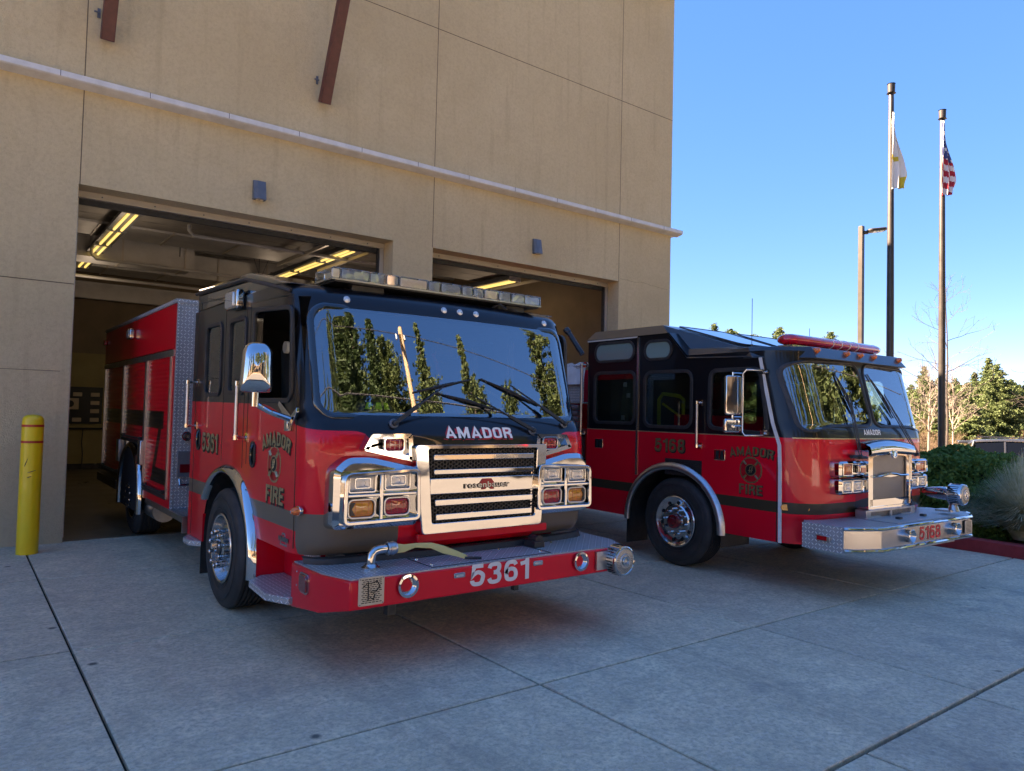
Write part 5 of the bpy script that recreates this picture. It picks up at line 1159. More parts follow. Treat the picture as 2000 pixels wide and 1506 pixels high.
    for sx, X in ((-1, 0), (1, W2)):
        gasket_window(root, X, w1, sx, wd=.032); gasket_window(root, X, w2, sx, wd=.032); gasket_window(root, X, w3, sx, wd=.036)
        m = MB(); m.box((X+sx*.002, 1.025, 1.64), (X+sx*.004, 1.045, 2.2)) if False else None
        for P in (rrect(1.06,2.50,.68,.215,.10,8), rrect(.315,2.485,.40,.20,.095,8)):
            m = MB(); m.prism(P, ((X,0,0),(0,1,0),(0,0,1),(sx,0,0)), .006); g_ = m.build('oval_window', 'oval_glass', root)
            m = MB(); m.ring(inset(P, -.026), inset(P, .008), ((X+sx*.001,0,0),(0,1,0),(0,0,1),(sx,0,0)), .014); m.build('gasket', 'black_rubber', g_, bev=.003)
    # trims
    for sx, X in ((-1, 0), (1, W2)):
        m = MB(); m.box((X-.004,.625,.98),(X+.012 if sx > 0 else X+.004,.655,2.66)) if sx > 0 else m.box((X-.010,.625,.98),(X+.002,.655,2.66)); m.build('door_trim', 'bright_aluminium', root, smooth=False)
        m = MB(); m.box((X-.008,.66,2.655),(X+.008,1.57,2.672)); m.build('gutter', 'ledge_metal', root, smooth=False)
        P = [(X+sx*.003,-1.10,2.33),(X+sx*.003,-1.175,2.0),(X+sx*.003,-1.255,1.66),(X+sx*.003,-1.335,1.44),(X+sx*.003,-1.345,1.2),(X+sx*.003,-1.35,.47)]
        rows = [[(p[0]-sx*.004,p[1]+.018,p[2]),(p[0]+sx*.006,p[1]+.018,p[2]),(p[0]+sx*.006,p[1]-.018,p[2]),(p[0]-sx*.004,p[1]-.018,p[2])] for p in P]
        m = MB(); m.grid(rows); m.build('corner_trim', 'ledge_metal', root, ang=20)
        m = MB(); m.box((X-.002,-1.315,.47),(X+.001,-1.305,1.32)); m.build('door_gap', 'dark_void', root, smooth=False)
    # pale pin line between black and red
    m = MB(); P = [(0,1.56),(0,-1.28)]; zl = 1.515
    rows = []
    for i in range(61):
        x = W2*i/60; y = F2(x, zl)
        if x < .001 or x > W2-.001: y = -1.32
        rows.append([(x,y-.0035,zl-.006),(x,y-.0035,zl+.006)])
    m.grid(rows); m.box((-.002,-1.32,zl-.005),(.001,1.55,zl+.005)); m.build('pin_line', 'gold_leaf', root, smooth=False)
    # lower front corner deep red skirts run to z .47 behind the bumper
    PF = arch_path(.07,.47,.70,.65,.44,.44); fender(root, 0, PF, -1, .07, .47, mat_='brushed_metal', lip=.045, wd=.09); fender(root, W2, PF, 1, .07, .47, mat_='brushed_metal', lip=.045, wd=.09)
    m = MB(); m.grid([[(x, p[0], p[1]) for x in (.01, .5)] for p in arch_path(.07,.47,.69,.64,.3,.3)]); m.build('wheel_well', 'black_rubber', root)
    wheel(root, .0, .02, .50, .50, .285, 1, 2); wheel(root, W2, .02, .50, .50, .285, -1, 2)
    for x in (.02, W2-.38): m = MB(); m.box((x,.80,.14),(x+.36,.81,.5)); m.build('mud_flap', 'black_rubber', root, smooth=False)
    m = MB(); m.box((.8,-1.5,.45),(.9,7,.68)); m.box((1.6,-1.5,.45),(1.7,7,.68)); m.box((.25,-.05,.42),(2.25,.09,.56)); m.box((.95,-1.5,.40),(1.55,1.3,1.15)); m.build('chassis', 'black_rubber', root, smooth=False)
    # interior
    m = MB(); m.prism([(-1.50,1.45),(-1.05,1.62),(-1.05,1.20),(-1.45,1.20)], fx(.10), W2-.2); m.build('dashboard', 'black_plastic', root, bev=.02)
    for x in (.55, 1.95):
        s = MB(); s.box((x-.24,-.75,1.20),(x+.24,-.25,1.48)); s.prism([(-.36,1.42),(-.2,1.42),(-.08,2.16),(-.22,2.16)], fx(x-.23), .46); s.build('seat', 'cloth_seat', root, bev=.05, bseg=3)
    s = MB(); s.lathe([(-.012,.225),(0,.237),(.012,.225),(0,.213)], (1.98,-1.0,1.70), (0,-.7,.7), 32, closed=True); s.tube([(1.78,-1,1.70),(2.18,-1,1.70)], .012, 6); s.build('steering_wheel', 'black_plastic', root)
    s = MB(); s.prism([(-.18,1.22),(-.14,2.12),(-.10,2.12),(-.12,1.22)], fx(.10), .03); s.build('red_strap', 'letter_red', root, smooth=False)
    s = MB(); s.tube([(.14,.42,1.55),(.14,.42,1.90),(.14,.36,1.97),(.14,.10,1.94),(.14,.04,1.90),(.14,.04,1.72)], .022, 8); s.tube([(.14,.36,1.85),(.14,.08,1.70)], .014, 6); s.build('yellow_frame', 'safety_yellow', root)
    s = MB(); s.prism([(.30,1.28),(.05,1.28),(.0,1.60),(.08,1.80),(.28,1.78),(.34,1.5)], fx(.2), .3); s.build('crew_seat', 'cloth_seat', root, bev=.04)
    # lights on the nose
    for sg in (-1, 1):
        mx = (lambda x: x) if sg < 0 else (lambda x: W2-x)
        for (z, nm) in ((1.215,'signal_cluster'),(1.045,'headlight_cluster')):
            OUT = rrect(mx(.585), z, .44, .158, .022, 4); m = MB(); k = len(OUT); IN = inset(OUT, .018)
            vs = [(p[0],-1.58,p[1]) for p in OUT]+[(p[0],-1.75,p[1]) for p in OUT]+[(p[0],-1.775,p[1]) for p in IN]+[(p[0],-1.745,p[1]) for p in inset(OUT,.028)]
            m.add(vs, [(j*k+i, j*k+(i+1)%k, (j+1)*k+(i+1)%k, (j+1)*k+i) for j in range(3) for i in range(k)]+[tuple(range(3*k,4*k))]); hb = m.build(nm, 'chrome', root, ang=35)
            if nm == 'signal_cluster':
                lamp_cell(hb, (mx(.50),-1.765,z), .155,.108,'lens_orange', name='turn_lamp', round_=.006)
                m = MB(); m.box((mx(.69)-.055,-1.82,z-.035),(mx(.69)+.055,-1.75,z+.045)); q_ = m.build('flasher_pod', 'chrome', hb, bev=.006)
                m = MB(); m.box((mx(.69)-.043,-1.826,z-.030),(mx(.69)+.043,-1.819,z+.020)); m.build('red_lens', 'lens_red', q_, smooth=False)
            else:
                lamp_cell(hb, (mx(.49),-1.765,z), .165,.11,'lens_clear', name='headlight', round_=.01); lamp_cell(hb, (mx(.68),-1.765,z), .165,.11,'lens_clear', name='headlight', round_=.01)
    # grille
    GO = rpoly([(.81,.80),(.805,1.405),(.95,1.44),(1.25,1.455),(1.55,1.44),(1.695,1.405),(1.69,.80)], .025)
    m = MB(); m.ring(GO, inset(GO, .03), Fg(-1.60), .21); gr = m.build('grille', 'chrome', root, bev=.006)
    m = MB(); k = 13; A = []
    for (yy, zz) in ((-1.60,1.47),(-1.76,1.475),(-1.83,1.44),(-1.85,1.385),(-1.83,1.345)):
        A.append([(.80+.90*i/(k-1), yy, zz+(.035*math.sin(math.pi*i/(k-1)))*(1 if zz > 1.36 else .6)) for i in range(k)])
    m.grid(A); m.build('grille_hood', 'chrome', gr, ang=70)
    m = MB(); m.ring(inset(GO,.028), rpoly([(.905,.905),(.905,1.335),(1.14,1.372),(1.36,1.372),(1.60,1.335),(1.60,.905)], .02, 4)[:0] or inset(GO,.10), Fg(-1.79), .012); m.build('grille_surround', 'chrome', gr)
    m = MB(); m.box((.86,-1.78,.86),(1.64,-1.765,1.40)); m.build('grille_mesh', 'mesh_metal', gr, smooth=False)
    m = MB(); P = [(.88,-1.805,1.135),(1.05,-1.805,1.137),(1.15,-1.81,1.155),(1.25,-1.812,1.162),(1.35,-1.81,1.155),(1.45,-1.805,1.137),(1.62,-1.805,1.135)]; m.tube(P, [.012,.012,.009,.008,.009,.012,.012], 8)
    m.prism([(1.09,1.132),(1.25,1.122),(1.41,1.132),(1.25,1.148)], Fg(-1.803), .008); m.build('centre_bar', 'chrome', gr)
    m = MB(); m.lathe([(0,.062),(.012,.058),(.016,.045),(.010,.040),(.012,.001)], (1.25,-1.835,1.375), (0,-1,.15), 24); m.build('grille_emblem', 'bright_aluminium', gr)
    m = MB(); m.ring(rpoly([(.76,.70),(.75,.80),(1.75,.80),(1.74,.70),(1.48,.70),(1.42,.655),(1.08,.655),(1.02,.70)], .012), rpoly([(.84,.735),(.84,.78),(1.66,.78),(1.66,.735),(1.47,.735),(1.40,.71),(1.10,.71),(1.03,.735)], .008), Fg(-1.70), .12)
    m.box((1.235,-1.82,.71),(1.265,-1.80,.79)); m.build('lower_grille', 'brushed_metal', root, bev=.004)
    m = MB(); m.box((.84,-1.79,.70),(1.66,-1.78,.79)); m.build('lower_grille_mesh', 'mesh_metal', root, smooth=False)
    m = MB(); m.box((.86,-1.72,.60),(1.5,-1.66,.70)); m.build('lower_panel', 'red_paint', root, smooth=False)
    letters(root, 'AMADOR', (1.16,-1.68,1.585), (1,0,0), (0,0,1), .33, .068, 'letter_white', bold=.03, fn=fn2, name='front_lettering')
    # bumper: faceted chrome with rolled edges
    B = [(-.01,-1.59),(-.01,-2.02),(.10,-2.10),(.33,-2.20),(2.17,-2.20),(2.40,-2.10),(2.51,-2.02),(2.51,-1.59),(2.2,-1.40),(.3,-1.40)]; k = len(B)
    m = MB(); m.prism(inset(B,.008), ((0,0,.495),(1,0,0),(0,1,0),(0,0,1)), .205); bu = m.build('bumper', 'bumper_chrome', root, ang=20)
    for z in (.50, .70):
        m = MB(); P = [(p[0],p[1],z) for p in B[1:7]]; m.tube(P, .017, 8); m.build('rolled_edge', 'chrome', bu)
    m = MB(); m.prism(inset(B,.02), ((0,0,.701),(1,0,0),(0,1,0),(0,0,1)), .012); m.build('tread_plate', 'diamond_plate', bu, smooth=False)
    m = MB(); m.prism([(.72,-2.15),(1.86,-2.15),(1.86,-1.80),(.72,-1.80)], ((0,0,.714),(1,0,0),(0,1,0),(0,0,1)), .008); h_ = m.build('tray_lid', 'diamond_plate', bu, smooth=False)
    for x in (1.05,1.55): m = MB(); m.box((x-.03,-2.02,.722),(x+.03,-1.97,.745)); m.build('lid_latch', 'black_plastic', h_, bev=.006)
    for sx, X in ((-1,-.01),(1,2.51)):
        m = MB(); m.box((X-.002,-2.02,.475),(X+.002,-1.60,.712)); m.build('side_plate', 'diamond_plate', bu, smooth=False)
        m = MB(); m.box((X+sx*.002,-1.90,.565),(X+sx*.028,-1.76,.62)); q_ = m.build('side_lamp', 'brushed_metal', bu, bev=.006); m = MB(); m.box((X+sx*.026,-1.87,.572),(X+sx*.030,-1.77,.613)); m.build('lens', 'lens_red', q_, smooth=False)
    letters(bu, '5168', (1.27,-2.1905,.605), (1,0,0), (0,0,1), .44, .128, 'number_red', bold=.02, name='bumper_number')
    for x in (.80, 1.76):
        m = MB(); m.lathe([(-.02,.062),(.03,.062),(.05,.066),(.054,.060),(.03,.045),(-.02,.02),(-.02,.001)], (x,-2.20,.605), (0,-1,0), 28); m.build('air_horn', 'bright_aluminium', bu, ang=50)
    m = MB(); m.prism(rrect(2.09,.60,.16,.14,.01), Fg(-2.205), .006); sp = m.build('speaker_grille', 'brushed_metal', bu)
    m = MB()
    for i in range(8):
        for j in range(9): m.box((2.03+i*.015,-2.2125,.545+j*.0135),(2.04+i*.015,-2.211,.550+j*.0135))
    m.build('speaker_slot', 'dark_void', sp, kind='stuff', smooth=False)
    m = MB(); m.box((.9,-2.15,.455),(1.9,-1.9,.478)); m.build('drop_step', 'brushed_metal', bu, smooth=False)
    siren(bu, (2.12,-2.16,.93), .115, L=.15, tail=.30)
    # wipers
    wiper(root, (.80,-1.70,1.33), on2(.80,1.96,.02), (on2(.72,2.20), on2(.90,1.72)), twin=True, nrm=Vector((0,-1,.15)), base_r=.022)
    wiper(root, (1.98,-1.70,1.34), on2(1.50,1.98,.02), (on2(1.36,2.21), on2(1.70,1.74)), twin=True, nrm=Vector((0,-1,.15)), base_r=.022)
    m = MB(); m.tube([(.66,-1.71,1.335),(.86,-1.71,1.335)], .018, 8); m.build('wiper_motor', 'black_plastic', root)
    # red light bar
    m = MB(); P = []; n = 24
    x0, x1, yb, zb_ = .34, 2.18, -1.13, 2.545
    prof = [(0,.001),(.012,.045),(.05,.078),(.12,.088),(.5,.09)]; pr = [(a, r) for a, r in prof]+[(x1-x0-a, r) for a, r in reversed(prof[:-1])]
    m.lathe(pr, (x0,yb,zb_), (1,0,0), 24); m.v = [(v[0], yb+(v[1]-yb)*1.35, zb_+(v[2]-zb_)*(.72)) for v in m.v]; lb = m.build('light_bar', 'lens_red_clear', root, ang=60)
    m = MB(); m.lathe([(.05,.05),(1.79,.05)], (x0,yb,zb_-.01), (1,0,0), 10); m.build('inner_reflector', 'letter_red', lb)
    for x in (1.10,1.27,1.44,1.61):
        m = MB(); R0 = [(yb+math.cos(t)*.124, zb_+math.sin(t)*.067) for t in [2*math.pi*i/24 for i in range(24)]]; R1 = [(yb+math.cos(t)*.118, zb_+math.sin(t)*.062) for t in [2*math.pi*i/24 for i in range(24)]]
        m.ring(R0, R1, ((x,0,0),(0,1,0),(0,0,1),(1,0,0)), .012); m.build('dome_band', 'letter_white', lb)
    m = MB(); m.box((x0+.04,yb-.09,2.462),(x1-.04,yb+.09,2.485)); m.build('bar_tray', 'bright_aluminium', lb, smooth=False)
    for x in (.55, 1.98): m = MB(); m.box((x-.06,yb-.10,2.44),(x+.06,yb+.08,2.463)); m.build('bar_foot', 'bright_aluminium', lb, bev=.004)
    m = MB(); m.tube([(.40,-.70,2.45),(.40,-.70,2.52)], .014, 8); m.tube([(.40,-.70,2.5),(.40,-.70,3.03)], .0035, 5); m.build('whip_antenna', 'black_plastic', root)
    m = MB(); m.tube([(2.3,-.2,2.45),(2.3,-.2,2.90)], .0035, 5); m.build('whip_antenna', 'black_plastic', root)
    # flank
    grab_rail(root, 0, 1.62, 1.44, 2.36, -1, st=.06, r=.016); grab_rail(root, 0, -.33, 1.38, 1.86, -1, st=.06, r=.016)
    grab_rail(root, W2, -.33, 1.38, 1.86, 1, st=.06, r=.016)
    for (y, z) in ((1.32,1.33),(-.60,1.295)):
        m = MB(); m.prism(rrect(y,z,.145,.115,.012), ((0,0,0),(0,1,0),(0,0,1),(-1,0,0)), .005); h = m.build('door_latch', 'chrome', root, bev=.002)
        boxes('latch_well', 'dark_void', h, [((-.0065,y-.052,z-.045),(-.005,y-.012,z+.045)), ((-.0065,y+.008,z-.045),(-.005,y+.05,z+.045))])
    letters(root, '5168', (-.001,.115,1.365), UL, VL, .46, .150, 'dull_gold', 'letter_black', bold=.025, name='side_number', sh=(.006,-.006), grow=.01)
    letters(root, 'AMADOR', (-.001,-1.0,1.365), UL, VL, .54, .110, 'dull_gold', 'letter_black', bold=.025, arc=.75, name='side_lettering', sh=(.005,-.005), grow=.01)
    letters(root, 'FIRE', (-.001,-1.0,.965), UL, VL, .28, .10, 'dull_gold', 'letter_black', bold=.025, name='side_lettering', sh=(.005,-.005), grow=.01)
    emblem(root, (-.001,-1.0,1.165), UL, VL, .135, .135, 'dull_gold', 'letter_red', 'letter_black')
    m = MB(); m.box((-.003,-.36,1.03),(.002,.18,1.215)); v_ = m.build('wheel_vent', 'black_plastic', root, smooth=False)
    for k in range(7): m = MB(); m.box((-.008,-.345,1.045+k*.023),(-.003,.165,1.055+k*.023)); m.build('vent_slat', 'black_rubber', v_, smooth=False)
    m = MB(); m.prism(rrect(0,0,.27,.062,.028), ((.075,-1.465,.825),(.63,-.776,0),(0,0,1),(-.776,-.63,0)), .012) ; q_ = m.build('corner_marker', 'lens_amber', root, bev=.004)
    # mirror with c-arm on the left door, mirrored on the right
    for sx, X in ((-1,0),(1,W2)):
        cx = X+sx*.27
        m = MB(); m.tube([(X+sx*.02,-1.16,2.17),(X+sx*.08,-1.19,2.19),(cx,-1.13,2.185),(cx,-1.09,2.15),(cx,-1.09,1.56),(cx,-1.12,1.525),(X+sx*.08,-1.20,1.53),(X+sx*.02,-1.17,1.55)], .011, 8)
        m.box((X,-1.20,2.155),(X+sx*.02,-1.10,2.20)); m.box((X,-1.20,1.53),(X+sx*.02,-1.12,1.58)); ar = m.build('mirror_arm', 'bright_aluminium', root, ang=50)
        d = Vector((sx*.55,-1,0)).normalized()*1.0; d = Vector((-sx*-.45,-1,0)).normalized(); u = Vector((0,0,1)).cross(d).normalized()
        c = Vector((cx-sx*.02,-1.06,1.925))+u*(.08 if u.x*sx > 0 else -.08)*0+Vector((sx*-.0,0,0))
        c = Vector((X+sx*.30,-.98,1.93))
        m = MB(); m.prism(rrect(0,0,.175,.40,.02,4), (c, u, (0,0,1), d), .045); mr = m.build('mirror', 'chrome', ar, bev=.014, bseg=3)
        m = MB(); m.cyl(c+Vector((0,0,.19))+d*.02, c+Vector((0,0,.235))+d*.02, .01, seg=8); m.cyl(c-Vector((0,0,.19))+d*.02, c-Vector((0,0,.235))+d*.02, .01, seg=8)
        m.tube([c+Vector((0,0,.225))+d*.02, Vector((cx,-1.09,2.15))], .008, 6); m.tube([c-Vector((0,0,.22))+d*.02, Vector((cx,-1.09,1.71))], .008, 6); m.build('mirror_pivot', 'bright_aluminium', mr)
        c2 = Vector((X+sx*.30,-.98,1.62)); m = MB(); m.prism(rrect(0,0,.185,.15,.03,5), (c2-d*.02, u, (0,0,1), d), .055); q_ = m.build('convex_mirror', 'chrome', ar, bev=.022, bseg=3)
        m = MB(); m.tube([c2+d*.05, Vector((cx,-1.09,1.62))], .008, 6); m.lathe([(0,.018),(.01,.018),(.012,.001)], c2+d*.035, d, 12); m.build('mirror_pivot', 'bright_aluminium', q_)
    # body behind the cab: crosslay deck, plates and hose
    m = MB(); m.box((.02,2.35,.70),(2.48,8.0,2.35)); bd = m.build('equipment_body', 'red_paint', root, smooth=False)
    m = MB(); m.box((.0,1.66,1.86),(.022,2.34,2.36)); m.box((.0,1.66,1.85),(2.5,2.34,1.865)); m.build('crosslay_plate', 'diamond_plate', bd, smooth=False)
    m = MB(); m.box((-.02,1.60,1.44),(.5,2.4,1.50)); m.box((0,1.62,.62),(.03,2.34,1.44)); m.build('pump_panel', 'brushed_metal', bd, smooth=False)
    rnd = random.Random(2)
    for j in range(4):
        m = MB()
        z = 1.90+j*.10 if False else 1.56+j*.075; m.tube([(-.01,2.2,z),(-.05,2.05,z-.01),(-.05,1.85,z+.01),(-.01,1.72,z)], .036, 8); m.build('hose', 'hose_grey', bd)
    rows = []
    for i in range(9):
        rows.append([(-.04+.24*j/5 if j else -.05, 1.60+i*.10, (2.10 if j == 0 else 2.37+.035*math.sin(i*1.7+j*2.1))) for j in range(7)])
    m = MB(); m.grid(rows); m.v = [(v[0] if v[0] < .9 else v[0], v[1], v[2]) for v in m.v]; m.build('vinyl_cover', 'vinyl_white', bd)
    m = MB(); m.cyl((-.02,1.66,2.50),(-.10,1.86,2.80),.035,seg=12); m.cyl((-.10,1.86,2.80),(-.12,1.90,2.85),.045,seg=12); m.build('deck_nozzle', 'black_plastic', bd)
    m = MB(); m.tube([(.0,1.8,1.2),(-.02,1.8,1.0)], .06, 12); m.tube([(.0,2.1,1.3),(-.06,2.1,1.26)], .07, 12); m.build('discharge_port', 'black_plastic', bd)
    wheel(root, .02, 5.0, .50, .50, .285, 1, 2)
    return root
mat('number_red', (.62,.008,.02), .45)
MT['satin_black'] = mat('satin_black', (.022,.024,.028), .30, coat=.4)
m_glass('windshield_glass_two', (.62,.74,.74), .26); m_glass('roof_glass', (.10,.16,.20), .55); 
mat('oval_glass', (.16,.24,.21), .08, coat=1.0)  # opaque panes; the light passing through is put into the pale green
mat('bumper_chrome', (.45,.45,.46), .27, 1.0); mat('lens_red_clear', (.55,.006,.02), .08, coat=1.0)
MM = mat('mesh_metal', (.1,.1,.1), .5); g = N(MM)
def _mesh():
    x = g.sep(g.obj()); a = g.ma('SINE', g.ma('MULTIPLY', g.ma('ADD', x[0], x[2]), 480.0)); b = g.ma('SINE', g.ma('MULTIPLY', g.ma('SUBTRACT', x[0], x[2]), 480.0))
    k = g.ma('GREATER_THAN', g.ma('MAXIMUM', g.ma('ABSOLUTE', a), g.ma('ABSOLUTE', b)), .86); g.col(g.mix(k, (.012,.011,.010), (.42,.38,.37))); g.l(k, g.b.inputs['Metallic'])
_mesh()
engine_two()
def coat_inside():
    o = empty('turnout_coat', (6.75, 6.5, 1.3), -R(1.65), label='tan turnout coat with pale stripes hanging inside the rear window of the farther engine', cat='coat', off=(0,0,0))
    m = MB(); rows = []
    for j in range(9):
        z = .92-.11*j; wd = .10+.022*j; rows.append([(.08+.035*math.sin(i*1.5+j*.3), -wd+2*wd*i/12-.03, z) for i in range(13)])
    m.grid(rows); m.build('coat_body', 'turnout_tan', o, recalc=True)
    m = MB()
    for (y, z) in ((.02,.80),(-.04,.66),(.05,.38)): m.box((-.005,y-.03,z-.04),(.0,y+.03,z+.02))
    m.v = [(v[0]+.02, v[1], v[2]) for v in m.v]; m.build('reflective_stripe', 'letter_white', o, smooth=False)
coat_inside()
# ================================================================ vegetation and surroundings
import numpy as np
def leaf_mesh(name, cen, siz, mtn, parent=None, seed=0, flat=.0, tag_=None, loc=None, kind=None, tris=False, elong=1.6):
    "many small quads with random orientation; cen Nx3, siz N"
    rg = np.random.default_rng(seed); n = len(cen); a = rg.normal(size=(n,3)); a /= np.linalg.norm(a, axis=1)[:,None]
    if flat: a[:,2] *= (1-flat); a /= np.linalg.norm(a, axis=1)[:,None]
    b = rg.normal(size=(n,3)); b -= a*(a*b).sum(1)[:,None]; b /= np.linalg.norm(b, axis=1)[:,None]
    s = siz[:,None]; v = np.stack([cen-a*s*elong*.5-b*s*.25, cen-a*s*elong*.1+b*s*.5, cen+a*s*elong*.6, cen+a*s*.1-b*s*.5], 1).reshape(-1,3)
    me = bpy.data.meshes.new(name); me.vertices.add(4*n); me.vertices.foreach_set('co', v.ravel().astype('f4')); me.loops.add(4*n); me.loops.foreach_set('vertex_index', np.arange(4*n, dtype='i4'))
    me.polygons.add(n); me.polygons.foreach_set('loop_start', np.arange(0,4*n,4,dtype='i4')); me.update(calc_edges=True); me.materials.append(MT[mtn])
    o = bpy.data.objects.new(name, me); COL.objects.link(o)
    if parent is not None: o.parent = parent
    if loc is not None: o.location = loc
    if kind: o['kind'] = kind
    return o
def conifer(x, y, h, rad, seed, label, group, style='pine', dens=1.0, base=None, leaf=None):
    z0 = ground_z(x, y)-.2 if base is None else base; rg = np.random.default_rng(seed); o = empty('pine_tree' if style != 'cypress' else 'cypress_tree', (x, y, z0), label=label, cat='tree', group=group, off=(0,0,0))
    OFF[o.name] = (0,0,0); lean = rg.normal(0, .01*h, 2); m = MB(); m.tube([(lean[0]*t*t, lean[1]*t*t, h*t) for t in (0,.3,.6,.85,.98)], [h*.016+.03,h*.013+.02,h*.009+.015,h*.004+.01,.01], 7)
    m.build('trunk', 'bark', o); C = []; S = []; br = MB()
    start = .12 if style == 'cypress' else rg.uniform(.10,.24); nb = int((h*9 if style == 'cypress' else h*7)*dens); ls = leaf or .26
    for i in range(nb):
        t = start+(1-start)*((i+rg.random())/nb); 
        if style == 'cypress': r_ = rad*(math.sin(min(1, (t+.04)*1.6)*math.pi/2))*(1-t)**.55
        else: r_ = rad*((1-t)**(.38 if style == 'broad' else .75))*(.55+.6*rg.random())*(min(1, (t-start)*7+.4))
        az = rg.random()*2*math.pi; dr = (-.25+.55*t) if style != 'cypress' else 1.6; nseg = max(3, int(r_*3.4*dens))
        ex, ey = math.cos(az)*r_, math.sin(az)*r_; ez = r_*dr
        if style == 'pine' and r_ > .8: br.tube([(lean[0]*t*t,lean[1]*t*t,t*h),(ex*.8,ey*.8,t*h+ez*.8)], [.03+.006*h*(1-t),.01], 4)
        for s in range(nseg):
            u = (s+.5+rg.random()*.5)/nseg; u = u**.8; q = np.array([ex*u+lean[0]*t*t, ey*u+lean[1]*t*t, t*h+ez*u*(.7+.3*u)])
            k = rg.integers(5, 10); C.append(q+rg.normal(0, .08+.085*r_*(.35+u*.3), (k,3))*[1,1,.55]); S.append(rg.uniform(.6,1.5,k)*ls)
    C = np.concatenate(C); S = np.concatenate(S); 
    if br.v: br.build('limb', 'bark', o, kind='stuff')
    leaf_mesh('crown', C, S, 'pine_needle' if style != 'cypress' else 'cypress_leaf', o, seed, flat=.3); return o
def bare_tree(x, y, h, seed, label, group=None, mt='bark', spread=.55, depth=4, twigs=1.0, base=None, up_=.45, r0=None, name='bare_tree', forks=None):
    z0 = ground_z(x, y)-.1 if base is None else base; rnd = random.Random(seed); o = empty(name, (x, y, z0), label=label, cat='tree' if name == 'bare_tree' else 'shrub', group=group, off=(0,0,0)); OFF[o.name] = (0,0,0)
    tr = MB(); br = MB(); r0 = r0 or h*.012
    def limb(p, d, L, r, lv, mb):
        n = 5; P = [p]; q = p.copy(); dd = d.copy()
        for i in range(n):
            dd = (dd+Vector((rnd.gauss(0,.10),rnd.gauss(0,.10),rnd.gauss(.04,.07)))).normalized(); q = q+dd*L/n; P.append(q.copy())
        mb.tube(P, [r*(1-.7*i/n)+.002 for i in range(n+1)], 5 if lv < 2 else 3, caps=False)
        if lv >= depth: return
        k = int((7 if lv == 1 else 5)*twigs)
        for j in range(k):
            t = .2+.78*(j+rnd.random())/k; i = min(n-1, int(t*n)); pp = P[i].lerp(P[i+1], t*n-i); a = rnd.random()*6.283; x_, y_, _ = aim(dd)
            nd = (dd*.75+(x_*math.cos(a)+y_*math.sin(a))*spread*1.3+Vector((0,0,.12))).normalized(); limb(pp, nd, L*(.55-.25*t)+.12*h/8, r*.5, lv+1, br)
    if forks:
        for i in range(forks):
            a = rnd.random()*6.283; limb(Vector((rnd.gauss(0,.15),rnd.gauss(0,.15),0)), Vector((math.cos(a)*.45,math.sin(a)*.45,1)).normalized(), h*rnd.uniform(.7,1), r0*.7, 1, tr if i == 0 else br)
    else:
        P = [Vector((rnd.gauss(0,.01)*h*t, rnd.gauss(0,.01)*h*t, h*t)) for t in (0,.15,.3,.45,.6,.75,.9,1)]; tr.tube(P, [r0*(1-.9*i/7)+.004 for i in range(8)], 8)
        k = int(24*twigs)
        for j in range(k):
            t = .30+.68*(j+rnd.random())/k; i = min(6, int(t*7)); pp = P[i].lerp(P[i+1], min(1, t*7-i)); a = j*2.4+rnd.random(); L = h*(.36*(1-t)**.7+.05)
            limb(pp, Vector((math.cos(a),math.sin(a),up_+.4*t)).normalized(), L, r0*(.42*(1-t)+.08), 2, br)
    tr.build('trunk', mt, o); br.build('branches', mt, o, kind='stuff' if False else None); return o
def hedge():
    c = Vector((12.85, 5.05, .05)); rx, ry, rz = 1.42, 1.5, 1.20; o = empty('hedge_shrub', c, label='clipped round dark green shrub in the planting bed behind the chrome bumper', cat='shrub', off=(0,0,0)); OFF[o.name] = (0,0,0)
    rg = np.random.default_rng(3); n = 52000; d = rg.normal(size=(n,3)); d[:,2] = np.abs(d[:,2]); d /= np.linalg.norm(d, axis=1)[:,None]
    # superellipsoid with soft shoulders and lumps
    f = (np.abs(d[:,0])**2.3+np.abs(d[:,1])**2.3+np.abs(d[:,2])**2.3)**(-1/2.3)
    lump = 1+.05*np.sin(d[:,0]*9+1)*np.cos(d[:,1]*8)+.04*np.sin(d[:,2]*13+d[:,0]*6)+.03*np.sin(d[:,1]*21)*np.sin(d[:,2]*17+2)
    dep = 1-rg.random(n)**2*.16+rg.normal(0,.008,n); P = d*(f*lump*dep)[:,None]*[rx,ry,rz]
    leaf_mesh('foliage', P, rg.uniform(.025,.05,n), 'hedge_leaf', o, 5)
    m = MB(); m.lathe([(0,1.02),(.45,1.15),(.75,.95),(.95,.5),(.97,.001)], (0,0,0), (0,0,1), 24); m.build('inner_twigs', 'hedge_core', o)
    rnd = random.Random(8); m = MB()
    for i in range(7):
        a = rnd.random()*6.28; m.tube([(0,0,0),(math.cos(a)*.4,math.sin(a)*.4,.5)], [.05,.03], 6)
    m.build('stems', 'bark', o)
    return o
MT['hedge_core'] = mat('hedge_core', (.006,.012,.005), .95)
